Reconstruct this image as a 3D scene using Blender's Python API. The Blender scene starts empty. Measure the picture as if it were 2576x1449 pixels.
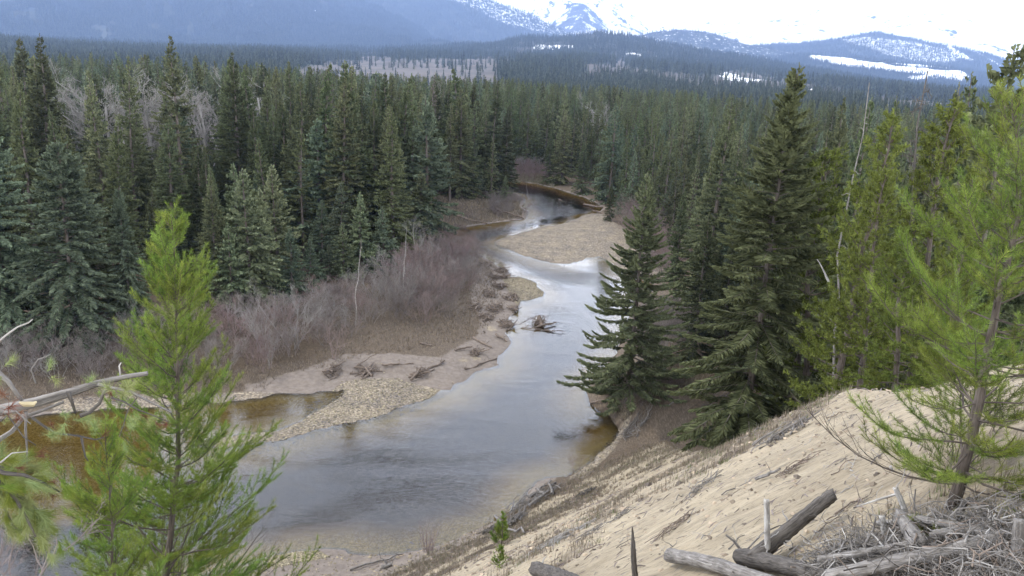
import bpy, math, random
import numpy as np
from mathutils import Matrix, Vector

# ---------------------------------------------------------------- camera, world, sun
SC = bpy.context.scene
COL = SC.collection
CAMZ = 30.0
HF = 2022.0                       # focal length in photo units (2576 wide)
PITCH, ROLL = math.radians(15.6), math.radians(2.5)
_F = np.array([0, math.cos(PITCH), -math.sin(PITCH)])
_R0 = np.array([1.0, 0, 0]); _U0 = np.array([0, math.sin(PITCH), math.cos(PITCH)])
_R = _R0 * math.cos(ROLL) + _U0 * math.sin(ROLL)
_U = _U0 * math.cos(ROLL) - _R0 * math.sin(ROLL)
cam = bpy.data.objects.new("camera", bpy.data.cameras.new("camera"))
COL.objects.link(cam)
cam.data.sensor_width = 36.0
cam.data.lens = 36.0 * HF / 2576.0
cam.data.clip_start = 0.05
cam.data.clip_end = 60000.0
cam.matrix_world = Matrix(((_R[0], _U[0], -_F[0], 0), (_R[1], _U[1], -_F[1], 0), (_R[2], _U[2], -_F[2], CAMZ), (0, 0, 0, 1)))
SC.camera = cam

W = bpy.data.worlds.new("World"); SC.world = W; W.use_nodes = True
SUN_EL, SUN_AZ = math.radians(50), math.radians(-70)    # azimuth clockwise from +Y
wn = W.node_tree.nodes; wl = W.node_tree.links
bg = wn["Background"]
sky = wn.new("ShaderNodeTexSky"); sky.sky_type = 'NISHITA'; sky.sun_disc = False
sky.sun_elevation = SUN_EL; sky.sun_rotation = SUN_AZ
tc = wn.new("ShaderNodeTexCoord")
mp = wn.new("ShaderNodeMapping"); mp.inputs['Scale'].default_value = (1.6, 1.6, 4.5)
nz = wn.new("ShaderNodeTexNoise"); nz.inputs['Scale'].default_value = 1.7; nz.inputs['Detail'].default_value = 6; nz.inputs['Roughness'].default_value = .55
cr = wn.new("ShaderNodeValToRGB")
cr.color_ramp.elements[0].position = .36; cr.color_ramp.elements[0].color = (9.6, 10.2, 11.4, 1)
cr.color_ramp.elements[1].position = .62; cr.color_ramp.elements[1].color = (15.8, 15.8, 15.8, 1)
mx = wn.new("ShaderNodeMixRGB"); mx.inputs[0].default_value = .86
# thin cloud deck, brighter low down where it is thinnest
sx = wn.new("ShaderNodeSeparateXYZ")
hz = wn.new("ShaderNodeMapRange"); hz.inputs[1].default_value = 0.0; hz.inputs[2].default_value = .95
hz.inputs[3].default_value = 4.8; hz.inputs[4].default_value = .75; hz.interpolation_type = 'SMOOTHSTEP'
ml = wn.new("ShaderNodeMixRGB"); ml.blend_type = 'MULTIPLY'; ml.inputs[0].default_value = 1
wl.new(tc.outputs['Generated'], mp.inputs['Vector']); wl.new(mp.outputs[0], nz.inputs['Vector'])
wl.new(nz.outputs['Fac'], cr.inputs[0]); wl.new(tc.outputs['Generated'], sx.inputs[0]); wl.new(sx.outputs['Z'], hz.inputs[0])
wl.new(cr.outputs[0], ml.inputs[1]); wl.new(hz.outputs[0], ml.inputs[2])
wl.new(sky.outputs[0], mx.inputs[1]); wl.new(ml.outputs[0], mx.inputs[2]); wl.new(mx.outputs[0], bg.inputs['Color'])
bg.inputs['Strength'].default_value = 0.1

sun = bpy.data.objects.new("sun", bpy.data.lights.new("sun", 'SUN')); COL.objects.link(sun)
sun.data.energy = 2.8; sun.data.angle = math.radians(3); sun.data.color = (1, .95, .87)
_sd = Vector((math.sin(SUN_AZ) * math.cos(SUN_EL), math.cos(SUN_AZ) * math.cos(SUN_EL), math.sin(SUN_EL)))
sun.rotation_euler = _sd.to_track_quat('Z', 'Y').to_euler()
SC.view_settings.view_transform = 'Standard'; SC.view_settings.look = 'None'
SC.view_settings.exposure = 0.2; SC.view_settings.gamma = 1.0; SC.view_settings.use_curve_mapping = False
cy = SC.cycles
cy.max_bounces = 6; cy.diffuse_bounces = 2; cy.glossy_bounces = 3; cy.transmission_bounces = 3; cy.transparent_max_bounces = 12
cy.volume_bounces = 0; cy.caustics_reflective = False; cy.caustics_refractive = False
cy.use_denoising = True; cy.sample_clamp_indirect = 4.0
cy.use_adaptive_sampling = False

# ---------------------------------------------------------------- pixel <-> place helpers (photo units 2576 x 1449)
def ray(px, py):
    px = np.asarray(px, float); py = np.asarray(py, float)
    d = _F * HF + _R * (px[..., None] - 1288) - _U * (py[..., None] - 724.5)
    return d / np.linalg.norm(d[..., :2], axis=-1)[..., None]      # horizontal length 1
def at_z(px, py, z=0.0):
    d = ray(px, py); t = (z - CAMZ) / d[..., 2]
    return np.stack([d[..., 0] * t, d[..., 1] * t], -1)
def at_d(px, py, D):
    d = ray(px, py); return np.stack([d[..., 0] * D, d[..., 1] * D, CAMZ + d[..., 2] * D], -1)
def proj(P):
    P = np.asarray(P, float) - np.array([0, 0, CAMZ])
    w = P @ _F; w = np.where(w < .01, .01, w)
    return 1288 + HF * (P @ _R) / w, 724.5 - HF * (P @ _U) / w

# ---------------------------------------------------------------- noise
def _h(ix, iy, s):
    n = (ix * 374761393 + iy * 668265263 + s * 2147483 ) & 0xffffffff
    n = ((n ^ (n >> 13)) * 1274126177) & 0xffffffff
    return ((n ^ (n >> 16)) & 0xffff) / 65535.0
def vnoise(x, y, s=0):
    x = np.asarray(x, float); y = np.asarray(y, float)
    ix = np.floor(x).astype(np.int64); iy = np.floor(y).astype(np.int64)
    fx = x - ix; fy = y - iy; fx = fx * fx * (3 - 2 * fx); fy = fy * fy * (3 - 2 * fy)
    a = _h(ix, iy, s); b = _h(ix + 1, iy, s); c = _h(ix, iy + 1, s); d = _h(ix + 1, iy + 1, s)
    return (a * (1 - fx) + b * fx) * (1 - fy) + (c * (1 - fx) + d * fx) * fy
def fbm(x, y, s=0, o=4):
    r = 0; a = .5; t = 0
    for k in range(o):
        r = r + a * vnoise(x * 2 ** k, y * 2 ** k, s + k * 17); t += a; a *= .5
    return r / t
def sstep(a, b, x):
    t = np.clip((x - a) / (b - a), 0, 1); return t * t * (3 - 2 * t)

def inpoly(pts, x, y):
    x = np.asarray(x); y = np.asarray(y); r = np.zeros(x.shape, bool)
    n = len(pts)
    for i in range(n):
        x0, y0 = pts[i]; x1, y1 = pts[(i + 1) % n]
        if y0 == y1: continue
        c = (y0 > y) != (y1 > y)
        r ^= c & (x < (x1 - x0) * (y - y0) / (y1 - y0) + x0)
    return r
def sdist(pts, x, y):
    """distance to polygon outline, negative inside"""
    x = np.asarray(x, float); y = np.asarray(y, float)
    d = np.full(x.shape, 1e9); n = len(pts)
    for i in range(n):
        a = pts[i]; b = pts[(i + 1) % n]; e = b - a
        t = np.clip(((x - a[0]) * e[0] + (y - a[1]) * e[1]) / (e @ e + 1e-9), 0, 1)
        d = np.minimum(d, (x - a[0] - t * e[0]) ** 2 + (y - a[1] - t * e[1]) ** 2)
    d = np.sqrt(d)
    return np.where(inpoly(pts, x, y), -d, d)
def P0(lst, z=0.0):
    a = np.array(lst, float); return at_z(a[:, 0], a[:, 1], z)

# ---------------------------------------------------------------- mesh builder
TUBE = [None, None]      # the last tube and its rest coordinates along the grain
class MB:
    def __init__(s): s.v = []; s.f = []; s.t = []; s.m = []; s.n = 0; s.g = []
    def add(s, v, f, tint=.5, mat=0):
        g = TUBE[1] if v is TUBE[0] else None
        v = np.asarray(v, float).reshape(-1, 3)
        if len(np.asarray(f)): s.g.append(v if g is None else g); f = np.asarray(f, np.int64).reshape(-1, 3)
        if not len(f): return
        s.v.append(v); s.f.append(f + s.n); s.n += len(v)
        s.t.append(np.broadcast_to(np.asarray(tint, float), (len(v),)))
        s.m.append(np.full(len(f), mat, np.int32))
    def tris(s, v, tint=.5, mat=0):                # v (N,3,3) loose triangles, tint (N,)
        v = np.asarray(v, float); n = len(v)
        if not n: return
        t = np.repeat(np.broadcast_to(np.asarray(tint, float), (n,)), 3)
        s.add(v.reshape(-1, 3), np.arange(n * 3).reshape(-1, 3), t, mat)
    def mesh(s, name, mats, smooth=False):
        me = bpy.data.meshes.new(name)
        if not s.v: return me
        v = np.concatenate(s.v); f = np.concatenate(s.f); t = np.concatenate(s.t); m = np.concatenate(s.m)
        me.vertices.add(len(v)); me.vertices.foreach_set('co', v.astype(np.float32).ravel())
        me.loops.add(len(f) * 3); me.loops.foreach_set('vertex_index', f.astype(np.int32).ravel())
        me.polygons.add(len(f)); me.polygons.foreach_set('loop_start', np.arange(0, len(f) * 3, 3, dtype=np.int32))
        me.polygons.foreach_set('material_index', m)
        me.polygons.foreach_set('use_smooth', np.full(len(f), smooth))
        a = me.attributes.new('tint', 'FLOAT', 'POINT'); a.data.foreach_set('value', t.astype(np.float32))
        a = me.attributes.new('grain', 'FLOAT_VECTOR', 'POINT'); a.data.foreach_set('vector', np.concatenate(s.g).astype(np.float32).ravel())
        for x in (mats if isinstance(mats, (list, tuple)) else [mats]): me.materials.append(x)
        me.update(); me.validate()
        return me

def props(o, label=None, cat=None, group=None, kind=None):
    if label: o['label'] = label
    if cat: o['category'] = cat
    if group: o['group'] = group
    if kind: o['kind'] = kind
    return o
def link(name, me, parent=None, loc=None):
    o = bpy.data.objects.new(name, me); COL.objects.link(o)
    if parent is not None: o.parent = parent
    if loc is not None: o.location = loc
    return o
def empty(name, loc, rz=0.0, tilt=(0, 0), scl=1.0):
    o = bpy.data.objects.new(name, None); COL.objects.link(o); o.empty_display_size = .3
    o.location = loc; o.rotation_euler = (tilt[0], tilt[1], rz)
    o.scale = scl if isinstance(scl, (tuple, list)) else (scl,) * 3
    return o

def tube(pts, rad, sides=6, cap=True, rough=0, seed=0):
    pts = np.asarray(pts, float); K = len(pts); rad = np.broadcast_to(np.asarray(rad, float), (K,))
    tg = np.gradient(pts, axis=0); tg /= np.linalg.norm(tg, axis=1)[:, None] + 1e-9
    up = np.array([0, 0, 1.0]) if abs(tg[0][2]) < .8 else np.array([1.0, 0, 0])
    a = np.cross(tg, up); a /= np.linalg.norm(a, axis=1)[:, None] + 1e-9
    b = np.cross(tg, a)
    th = np.arange(sides) * 2 * math.pi / sides
    R = rad[:, None] * np.ones(sides)
    if rough:
        rg = np.random.default_rng(seed); R = R * (1 + rough * (rg.random((K, sides)) - .5) + rough * (rg.random((1, sides)) - .5))
    v = pts[:, None] + R[..., None] * (a[:, None] * np.cos(th)[None, :, None] + b[:, None] * np.sin(th)[None, :, None])
    if rough >= .1 and cap:      # broken, uneven ends
        v[0] += tg[0] * (R[0] * rg.uniform(-.1, .55, sides))[:, None]; v[-1] += tg[-1] * (R[-1] * rg.uniform(-.55, .4, sides))[:, None]
    v = v.reshape(-1, 3)
    i = np.arange(K - 1)[:, None] * sides; j = np.arange(sides)[None]; j2 = (j + 1) % sides
    q = np.stack([i + j, i + j2, i + sides + j2, i + sides + j], -1).reshape(-1, 4)
    f = np.concatenate([q[:, [0, 1, 2]], q[:, [0, 2, 3]]])
    if cap:
        n = len(v); v = np.concatenate([v, pts[:1], pts[-1:]])
        j = np.arange(sides); j2 = (j + 1) % sides; e = (K - 1) * sides
        f = np.concatenate([f, np.stack([np.full(sides, n), j2, j], -1), np.stack([np.full(sides, n + 1), e + j, e + j2], -1)])
    al = np.concatenate([[0], np.cumsum(np.linalg.norm(np.diff(pts, axis=0), axis=1))]); off = seed * 3.17 + float(abs(pts[0]).sum())
    g = np.stack([R * np.cos(th)[None], R * np.sin(th)[None], np.repeat(al[:, None], sides, 1)], -1).reshape(-1, 3)
    if cap: g = np.concatenate([g, [[0, 0, -.0]], [[0, 0, al[-1]]]])
    TUBE[0] = v; TUBE[1] = g + off
    return v, f
def wander(p0, p1, k, amp, rng, sag=0):
    p0 = np.asarray(p0, float); p1 = np.asarray(p1, float); t = np.linspace(0, 1, k)[:, None]
    L = np.linalg.norm(p1 - p0); n = rng.normal(0, 1, (k, 3)) * amp * L
    n = np.cumsum(n, 0); n -= t * n[-1] + (1 - t) * n[0]
    r = p0 + (p1 - p0) * t + n; r[:, 2] += sag * L * 4 * (t * (1 - t))[:, 0]
    return r

# ---------------------------------------------------------------- materials
def mat(name):
    m = bpy.data.materials.new(name); m.use_nodes = True
    nt = m.node_tree; b = nt.nodes['Principled BSDF']
    b.inputs['Roughness'].default_value = .85; b.inputs['Specular IOR Level'].default_value = .2
    return m, nt, nt.nodes, nt.links, b
def node(N, t, **k):
    n = N.new(t)
    for a, v in k.items():
        if a.startswith('i_'): n.inputs[a[2:].replace('_', ' ')].default_value = v
        else: setattr(n, a, v)
    return n
def ramp(N, stops):
    r = N.new('ShaderNodeValToRGB'); e = r.color_ramp.elements
    while len(e) < len(stops): e.new(.5)
    for x, (p, c) in zip(e, stops): x.position = p; x.color = (*c, 1)
    return r
def foliage_mat(name, dark, light, obj_var=.45, transl=.25):
    m, nt, N, L, b = mat(name)
    at = node(N, 'ShaderNodeAttribute', attribute_name='tint')
    oi = N.new('ShaderNodeObjectInfo')
    r = ramp(N, [(0, dark), (1, light)])
    L.new(at.outputs['Fac'], r.inputs[0])
    hs = N.new('ShaderNodeHueSaturation')
    mr = node(N, 'ShaderNodeMapRange'); mr.inputs[3].default_value = 1 - obj_var; mr.inputs[4].default_value = 1 + obj_var
    L.new(oi.outputs['Random'], mr.inputs[0]); L.new(mr.outputs[0], hs.inputs['Value'])
    m2 = node(N, 'ShaderNodeMath', operation='MULTIPLY_ADD'); m2.inputs[1].default_value = 7.31; m2.inputs[2].default_value = 0
    fr = node(N, 'ShaderNodeMath', operation='FRACT')
    mh = node(N, 'ShaderNodeMapRange'); mh.inputs[3].default_value = .475; mh.inputs[4].default_value = .52
    L.new(oi.outputs['Random'], m2.inputs[0]); L.new(m2.outputs[0], fr.inputs[0]); L.new(fr.outputs[0], mh.inputs[0]); L.new(mh.outputs[0], hs.inputs['Hue'])
    L.new(r.outputs[0], hs.inputs['Color'])
    d = N.new('ShaderNodeBsdfDiffuse'); t = N.new('ShaderNodeBsdfTranslucent'); mx = N.new('ShaderNodeMixShader'); mx.inputs[0].default_value = transl
    L.new(hs.outputs[0], d.inputs[0]); L.new(hs.outputs[0], t.inputs[0]); L.new(d.outputs[0], mx.inputs[1]); L.new(t.outputs[0], mx.inputs[2])
    N.remove(b); L.new(mx.outputs[0], N['Material Output'].inputs[0])
    return m
def wood_mat(name, c1, c2, scale=40, stretch=(1, 1, .07), bump=.4, dist=.01):
    m, nt, N, L, b = mat(name)
    tcn = node(N, 'ShaderNodeAttribute', attribute_name='grain'); mpp = N.new('ShaderNodeMapping'); mpp.inputs['Scale'].default_value = stretch
    n = node(N, 'ShaderNodeTexNoise'); n.inputs['Scale'].default_value = scale; n.inputs['Detail'].default_value = 5; n.inputs['Roughness'].default_value = .7
    r = ramp(N, [(.3, c1), (.68, c2)])
    L.new(tcn.outputs['Vector'], mpp.inputs[0]); L.new(mpp.outputs[0], n.inputs['Vector']); L.new(n.outputs['Fac'], r.inputs[0])
    n2 = node(N, 'ShaderNodeTexNoise'); n2.inputs['Scale'].default_value = scale * .12; L.new(tcn.outputs['Vector'], n2.inputs['Vector'])
    mm = N.new('ShaderNodeMixRGB'); mm.blend_type = 'MULTIPLY'; mm.inputs[0].default_value = .6
    r2 = ramp(N, [(.35, (.55, .53, .5)), (.65, (1.1, 1.1, 1.1))]); L.new(n2.outputs['Fac'], r2.inputs[0])
    L.new(r.outputs[0], mm.inputs[1]); L.new(r2.outputs[0], mm.inputs[2]); L.new(mm.outputs[0], b.inputs['Base Color'])
    bp = N.new('ShaderNodeBump'); bp.inputs['Strength'].default_value = bump; bp.inputs['Distance'].default_value = dist
    L.new(n.outputs['Fac'], bp.inputs['Height']); L.new(bp.outputs[0], b.inputs['Normal'])
    return m
M = {}
M['spruce'] = foliage_mat('spruce_needles', (.050, .060, .034), (.20, .22, .115))
M['spruce_olive'] = foliage_mat('olive_spruce_needles', (.048, .060, .030), (.19, .22, .11), .1)
M['spruce_blue'] = foliage_mat('blue_spruce_needles', (.055, .076, .05), (.24, .285, .185), .2)
M['spruce_light'] = foliage_mat('pale_spruce_needles', (.07, .09, .048), (.31, .35, .20), .15)
M['spruce_grey'] = foliage_mat('dying_spruce_twigs', (.08, .072, .06), (.23, .21, .175), .2)
M['far'] = foliage_mat('distant_conifers', (.024, .030, .026), (.085, .098, .075), .3)
M['pine_far'] = foliage_mat('pine_needles_far', (.048, .064, .016), (.16, .20, .05), .12)
M['pine'] = foliage_mat('pine_needles', (.045, .078, .013), (.235, .32, .065), .08, .35)
M['pine_r'] = foliage_mat('pine_needles_yellow', (.042, .066, .012), (.235, .30, .062), .08, .35)
M['pine_old'] = foliage_mat('pine_needles_grey_green', (.10, .13, .04), (.34, .38, .17), .08, .3)
M['red'] = foliage_mat('dead_red_needles', (.09, .045, .028), (.20, .105, .065), .1, .3)
M['bark'] = wood_mat('spruce_bark', (.05, .042, .036), (.17, .145, .125))
M['bark_pine'] = wood_mat('pine_bark', (.032, .025, .020), (.135, .112, .095), 60)
M['bark_pale'] = wood_mat('pale_bark', (.22, .20, .185), (.48, .45, .42))
M['twig'] = foliage_mat('bare_twigs', (.11, .095, .088), (.29, .255, .235), .15, .0)
M['twig_red'] = foliage_mat('bare_red_twigs', (.135, .10, .092), (.31, .245, .23), .15, .0)
M['twig_pale'] = foliage_mat('bare_pale_twigs', (.165, .155, .145), (.345, .33, .305), .1, .0)
M['log'] = wood_mat('weathered_wood', (.06, .053, .047), (.29, .27, .25), 50, bump=.9, dist=.02)
M['log_dark'] = wood_mat('charred_wood', (.022, .019, .017), (.15, .135, .12), 50, bump=.9, dist=.02)
M['log_white'] = wood_mat('bleached_wood', (.15, .14, .13), (.48, .46, .43), 50, bump=.8)
M['drift'] = wood_mat('driftwood', (.08, .06, .05), (.27, .22, .18), 20, (1, 1, 1))
M['grass_dry'] = foliage_mat('dry_grass', (.11, .095, .068), (.33, .29, .215), .1, .2)
M['grass_green'] = foliage_mat('green_grass', (.07, .085, .04), (.22, .24, .12), .1, .2)
M['stone'] = foliage_mat('river_stone', (.09, .078, .065), (.36, .30, .21), .1, 0)
# ---------------------------------------------------------------- the river and the land round it
WATER_PX = [(1150,447),(1230,450),(1292,455),(1352,463),(1392,473),(1426,483),(1470,497),(1500,511),(1520,524),(1500,534),(1472,541),
  (1426,560),(1359,571),(1326,580),(1269,596),(1246,608),(1252,618),(1276,628),(1309,643),(1359,658),(1400,664),(1426,665),(1469,656),(1479,651),(1509,646),
  (1540,664),(1565,690),(1600,700),(1625,690),(1642,697),(1640,712),(1600,730),(1590,780),(1570,840),(1540,900),(1500,950),(1474,985),(1482,1010),
  (1509,1030),(1536,1038),(1538,1054),(1559,1076),(1550,1106),(1506,1140),(1492,1160),(1452,1186),(1432,1200),(1392,1202),(1355,1212),(1302,1276),(1276,1300),
  (1229,1323),(1192,1339),(1112,1373),(1009,1393),(859,1388),(740,1392),(600,1420),(420,1470),(300,1600),(-500,1650),(-900,1300),(-600,1075),
  (-200,1062),(0,1056),(60,1050),(130,1043),(200,1038),(300,1030),(420,1022),(560,1010),(640,1003),(700,993),(767,993),(800,986),(833,984),(862,985),(855,1000),(800,1030),(783,1040),(767,1056),
  (700,1080),(613,1087),(500,1105),(480,1125),(560,1130),(640,1117),(700,1108),(780,1082),(859,1069),(959,1043),(1046,1016),(1112,983),(1139,981),(1149,966),(1169,962),
  (1192,940),(1252,920),(1262,890),(1279,863),(1276,836),(1292,820),(1282,800),(1302,783),(1306,757),(1326,757),(1362,746),(1366,733),(1339,706),(1306,694),(1286,695),(1276,683),
  (1249,666),(1219,650),(1200,632),(1160,612),(1110,597),(1120,588),(1150,573),(1226,563),(1319,551),(1330,533),(1312,518),(1322,500),(1300,486),(1230,478),(1150,470)]
POND_PX = [(120,338),(200,336),(240,338),(260,345),(240,353),(212,356),(206,366),(212,384),(205,402),(228,408),(222,425),(170,430),(120,400)]
WATER = P0(WATER_PX); POND = P0(POND_PX)
G = lambda l: P0(l, .3)
BAR1 = G([(1472,536),(1426,556),(1359,567),(1326,576),(1269,592),(1236,608),(1276,634),(1309,650),(1359,666),(1426,672),(1479,660),(1509,655),(1560,690),(1600,690),(1640,700),(1690,690),(1660,630),(1610,600),(1545,560),(1520,535)])
BAR2 = G([(1265,700),(1306,690),(1345,703),(1372,733),(1366,752),(1326,762),(1300,762),(1290,745),(1275,725)])
BAR3 = G([(775,1000),(820,985),(870,955),(920,950),(1000,950),(1060,965),(1135,978),(1120,990),(1046,1022),(959,1050),(859,1076),(780,1092),(700,1118),(600,1140),(470,1130),(480,1100),(613,1080),(700,1075),(762,1052)])
BAR4 = G([(130,1050),(130,1000),(300,990),(640,980),(760,985),(700,1000),(560,1020),(300,1036)])
POOL = P0([(-400,1040),(0,1046),(300,1020),(860,975),(800,1080),(640,1117),(480,1128),(400,1190),(350,1270),(180,1310),(-200,1300)])
BARS = [BAR1, BAR2, BAR3, BAR4, G([(665,1400),(700,1380),(800,1378),(830,1395),(760,1410),(690,1425)]), G([(195,332),(240,330),(245,338),(200,338)]), G([(200,352),(250,345),(240,420),(195,430)]),
        G([(1430,1210),(1500,1130),(1560,1070),(1590,1060),(1540,1130),(1470,1220)])]
SANDF = G([(600,1010),(620,965),(700,950),(800,925),(860,905),(1000,905),(1110,905),(1200,850),(1210,800),(1180,760),(1200,690),(1215,660),(1280,690),(1310,760),(1300,800),(1290,830),(1285,870),(1262,900),(1255,930),(1190,950),(1150,975),(1120,990),(870,985),(860,960),(780,1000),(700,1000)])
SANDP = G([(1200,820),(1250,812),(1265,830),(1262,850),(1225,840)]), G([(1130,905),(1180,895),(1240,875),(1252,900),(1225,915),(1150,918)]), G([(1215,705),(1235,705),(1235,735),(1218,735)]), G([(1180,870),(1215,862),(1222,880),(1190,890)])
TAN = G([(600,1000),(560,960),(650,930),(780,920),(880,860),(980,800),(1130,770),(1170,700),(1190,640),(1230,680),(1300,760),(1300,840),(1180,930),(860,930),(700,960)])
TAN2 = G([(1080,530),(1110,500),(1250,505),(1310,500),(1330,540),(1230,570),(1120,600),(1060,590)])
TAN3 = G([(0,1060),(0,960),(60,940),(380,950),(640,960),(640,1000),(380,1015),(130,1035)])
SANDB = G([(560,1470),(640,1405),(860,1384),(1010,1390),(1110,1370),(1240,1315),(1260,1360),(1100,1420),(900,1500)])
TANR = G([(1530,1000),(1600,950),(1760,960),(1820,1010),(1700,1050),(1560,1080),(1520,1040)])

def ridge_x(y): return np.interp(y, [0, 5, 13.6, 27.5, 42, 55.6, 75], [9.5, 8.2, 8.4, 11.2, 12.0, 12.6, 14])
_GS = [-60, -10, 0, 4, 8, 14, 21, 28, 34.7, 40, 45, 50, 55, 60, 75, 200]
_GZ = [-8, -4, -1.2, -.1, 1.0, 3.4, 7.0, 11.2, 15.6, 19.2, 22.2, 25.0, 27.5, 28.4, 28.7, 29]
def bluff_s(x, y):
    s = x - y + 55
    return s + 2.2 * (fbm(x * .09, y * .09, 5, 3) - .5)
def bluff(x, y):
    zr = np.interp(bluff_s(x, y), _GS, _GZ)
    xr = ridge_x(y); ex = np.maximum(x - xr, 0)
    z2 = np.interp(bluff_s(np.minimum(x, xr), y), _GS, _GZ) - .42 * ex + .9 * (1 - np.exp(-ex * .3)) * .3
    return np.minimum(zr, z2)
def ground(x, y, full=False):
    x = np.asarray(x, float); y = np.asarray(y, float)
    sd = np.minimum(sdist(WATER, x, y), sdist(POND, x, y))
    sdn = sd + 1.2 * (fbm(x * .35, y * .35, 9, 3) - .5)
    bar = np.full(x.shape, 1e9)
    for b in BARS[:4] + BARS[5:7]: bar = np.minimum(bar, sdist(b, x, y))
    slow = np.where(bar < 2, .045, .12)
    dep = np.minimum(.14 * np.abs(sdn), 1.1) + .04
    dep = np.where(sdist(POOL, x, y) < 0, np.minimum(dep, .16 + .22 * fbm(x * .2, y * .2, 41, 3)), dep)
    land = np.where(sdn > 0, .02 + slow * sdn, 0); land = np.minimum(land, 1.5 + .9 * fbm(x * .05, y * .05, 3, 4))
    # the cut bank under the trees on the right shore is steep
    rb = sstep(2, 7, x - (y - 55) * .12) * sstep(60, 66, y) * (1 - sstep(85, 92, y))
    land = np.where(sdn > 0, land + rb * np.minimum(sdn * 1.1, 1.9), land)
    z = np.where(sdn > 0, land, -dep)
    z = z + np.where(sdn > 3, .12 * (fbm(x * .6, y * .6, 21, 3) - .5), 0)
    zb = bluff(x, y)
    k = .5; h = np.clip(.5 + .5 * (zb - z) / k, 0, 1)
    zz = z * (1 - h) + zb * h + k * h * (1 - h) * (h > 0)
    dry = sstep(-.2, .6, sd)
    z = np.where(sd > -.8, z * (1 - dry) + zz * dry, z)
    # small runnels and hummocks of the bare slope
    onb = sstep(.3, 2, zb - 1.5)
    r = fbm((x + y) * .25, (x - y) * .9, 31, 4) - .5
    z = z + onb * (.42 * r * sstep(6, 25, np.hypot(x, y)) + .17 * (fbm(x * 1.3, y * 1.3, 33, 3) - .5) + .09 * (fbm(x * 3.6, y * 3.6, 37, 3) - .5))
    far = sstep(260, 460, np.hypot(x, y)); z = z * (1 - far) + 2 * far
    if full: return z, sd, zb, bar
    return z
def hit(px, py, u0=2.5):
    """where the line of sight of a photo point meets the ground"""
    d = ray(px, py); u = np.concatenate([np.arange(u0, 60, .05), np.arange(60, 420, .25)])
    X = d[0] * u; Y = d[1] * u; Z = CAMZ + d[2] * u
    below = Z < ground(X, Y)
    i = int(np.argmax(below)) if below.any() else len(u) - 1
    return np.array([X[i], Y[i], float(ground(X[i:i + 1], Y[i:i + 1])[0])])
def gz(x, y): return float(ground(np.array([x]), np.array([y]))[0])

def bandf(X, Y): return fbm((X + Y) * .10, (X - Y) * .36, 201, 4)
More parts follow.
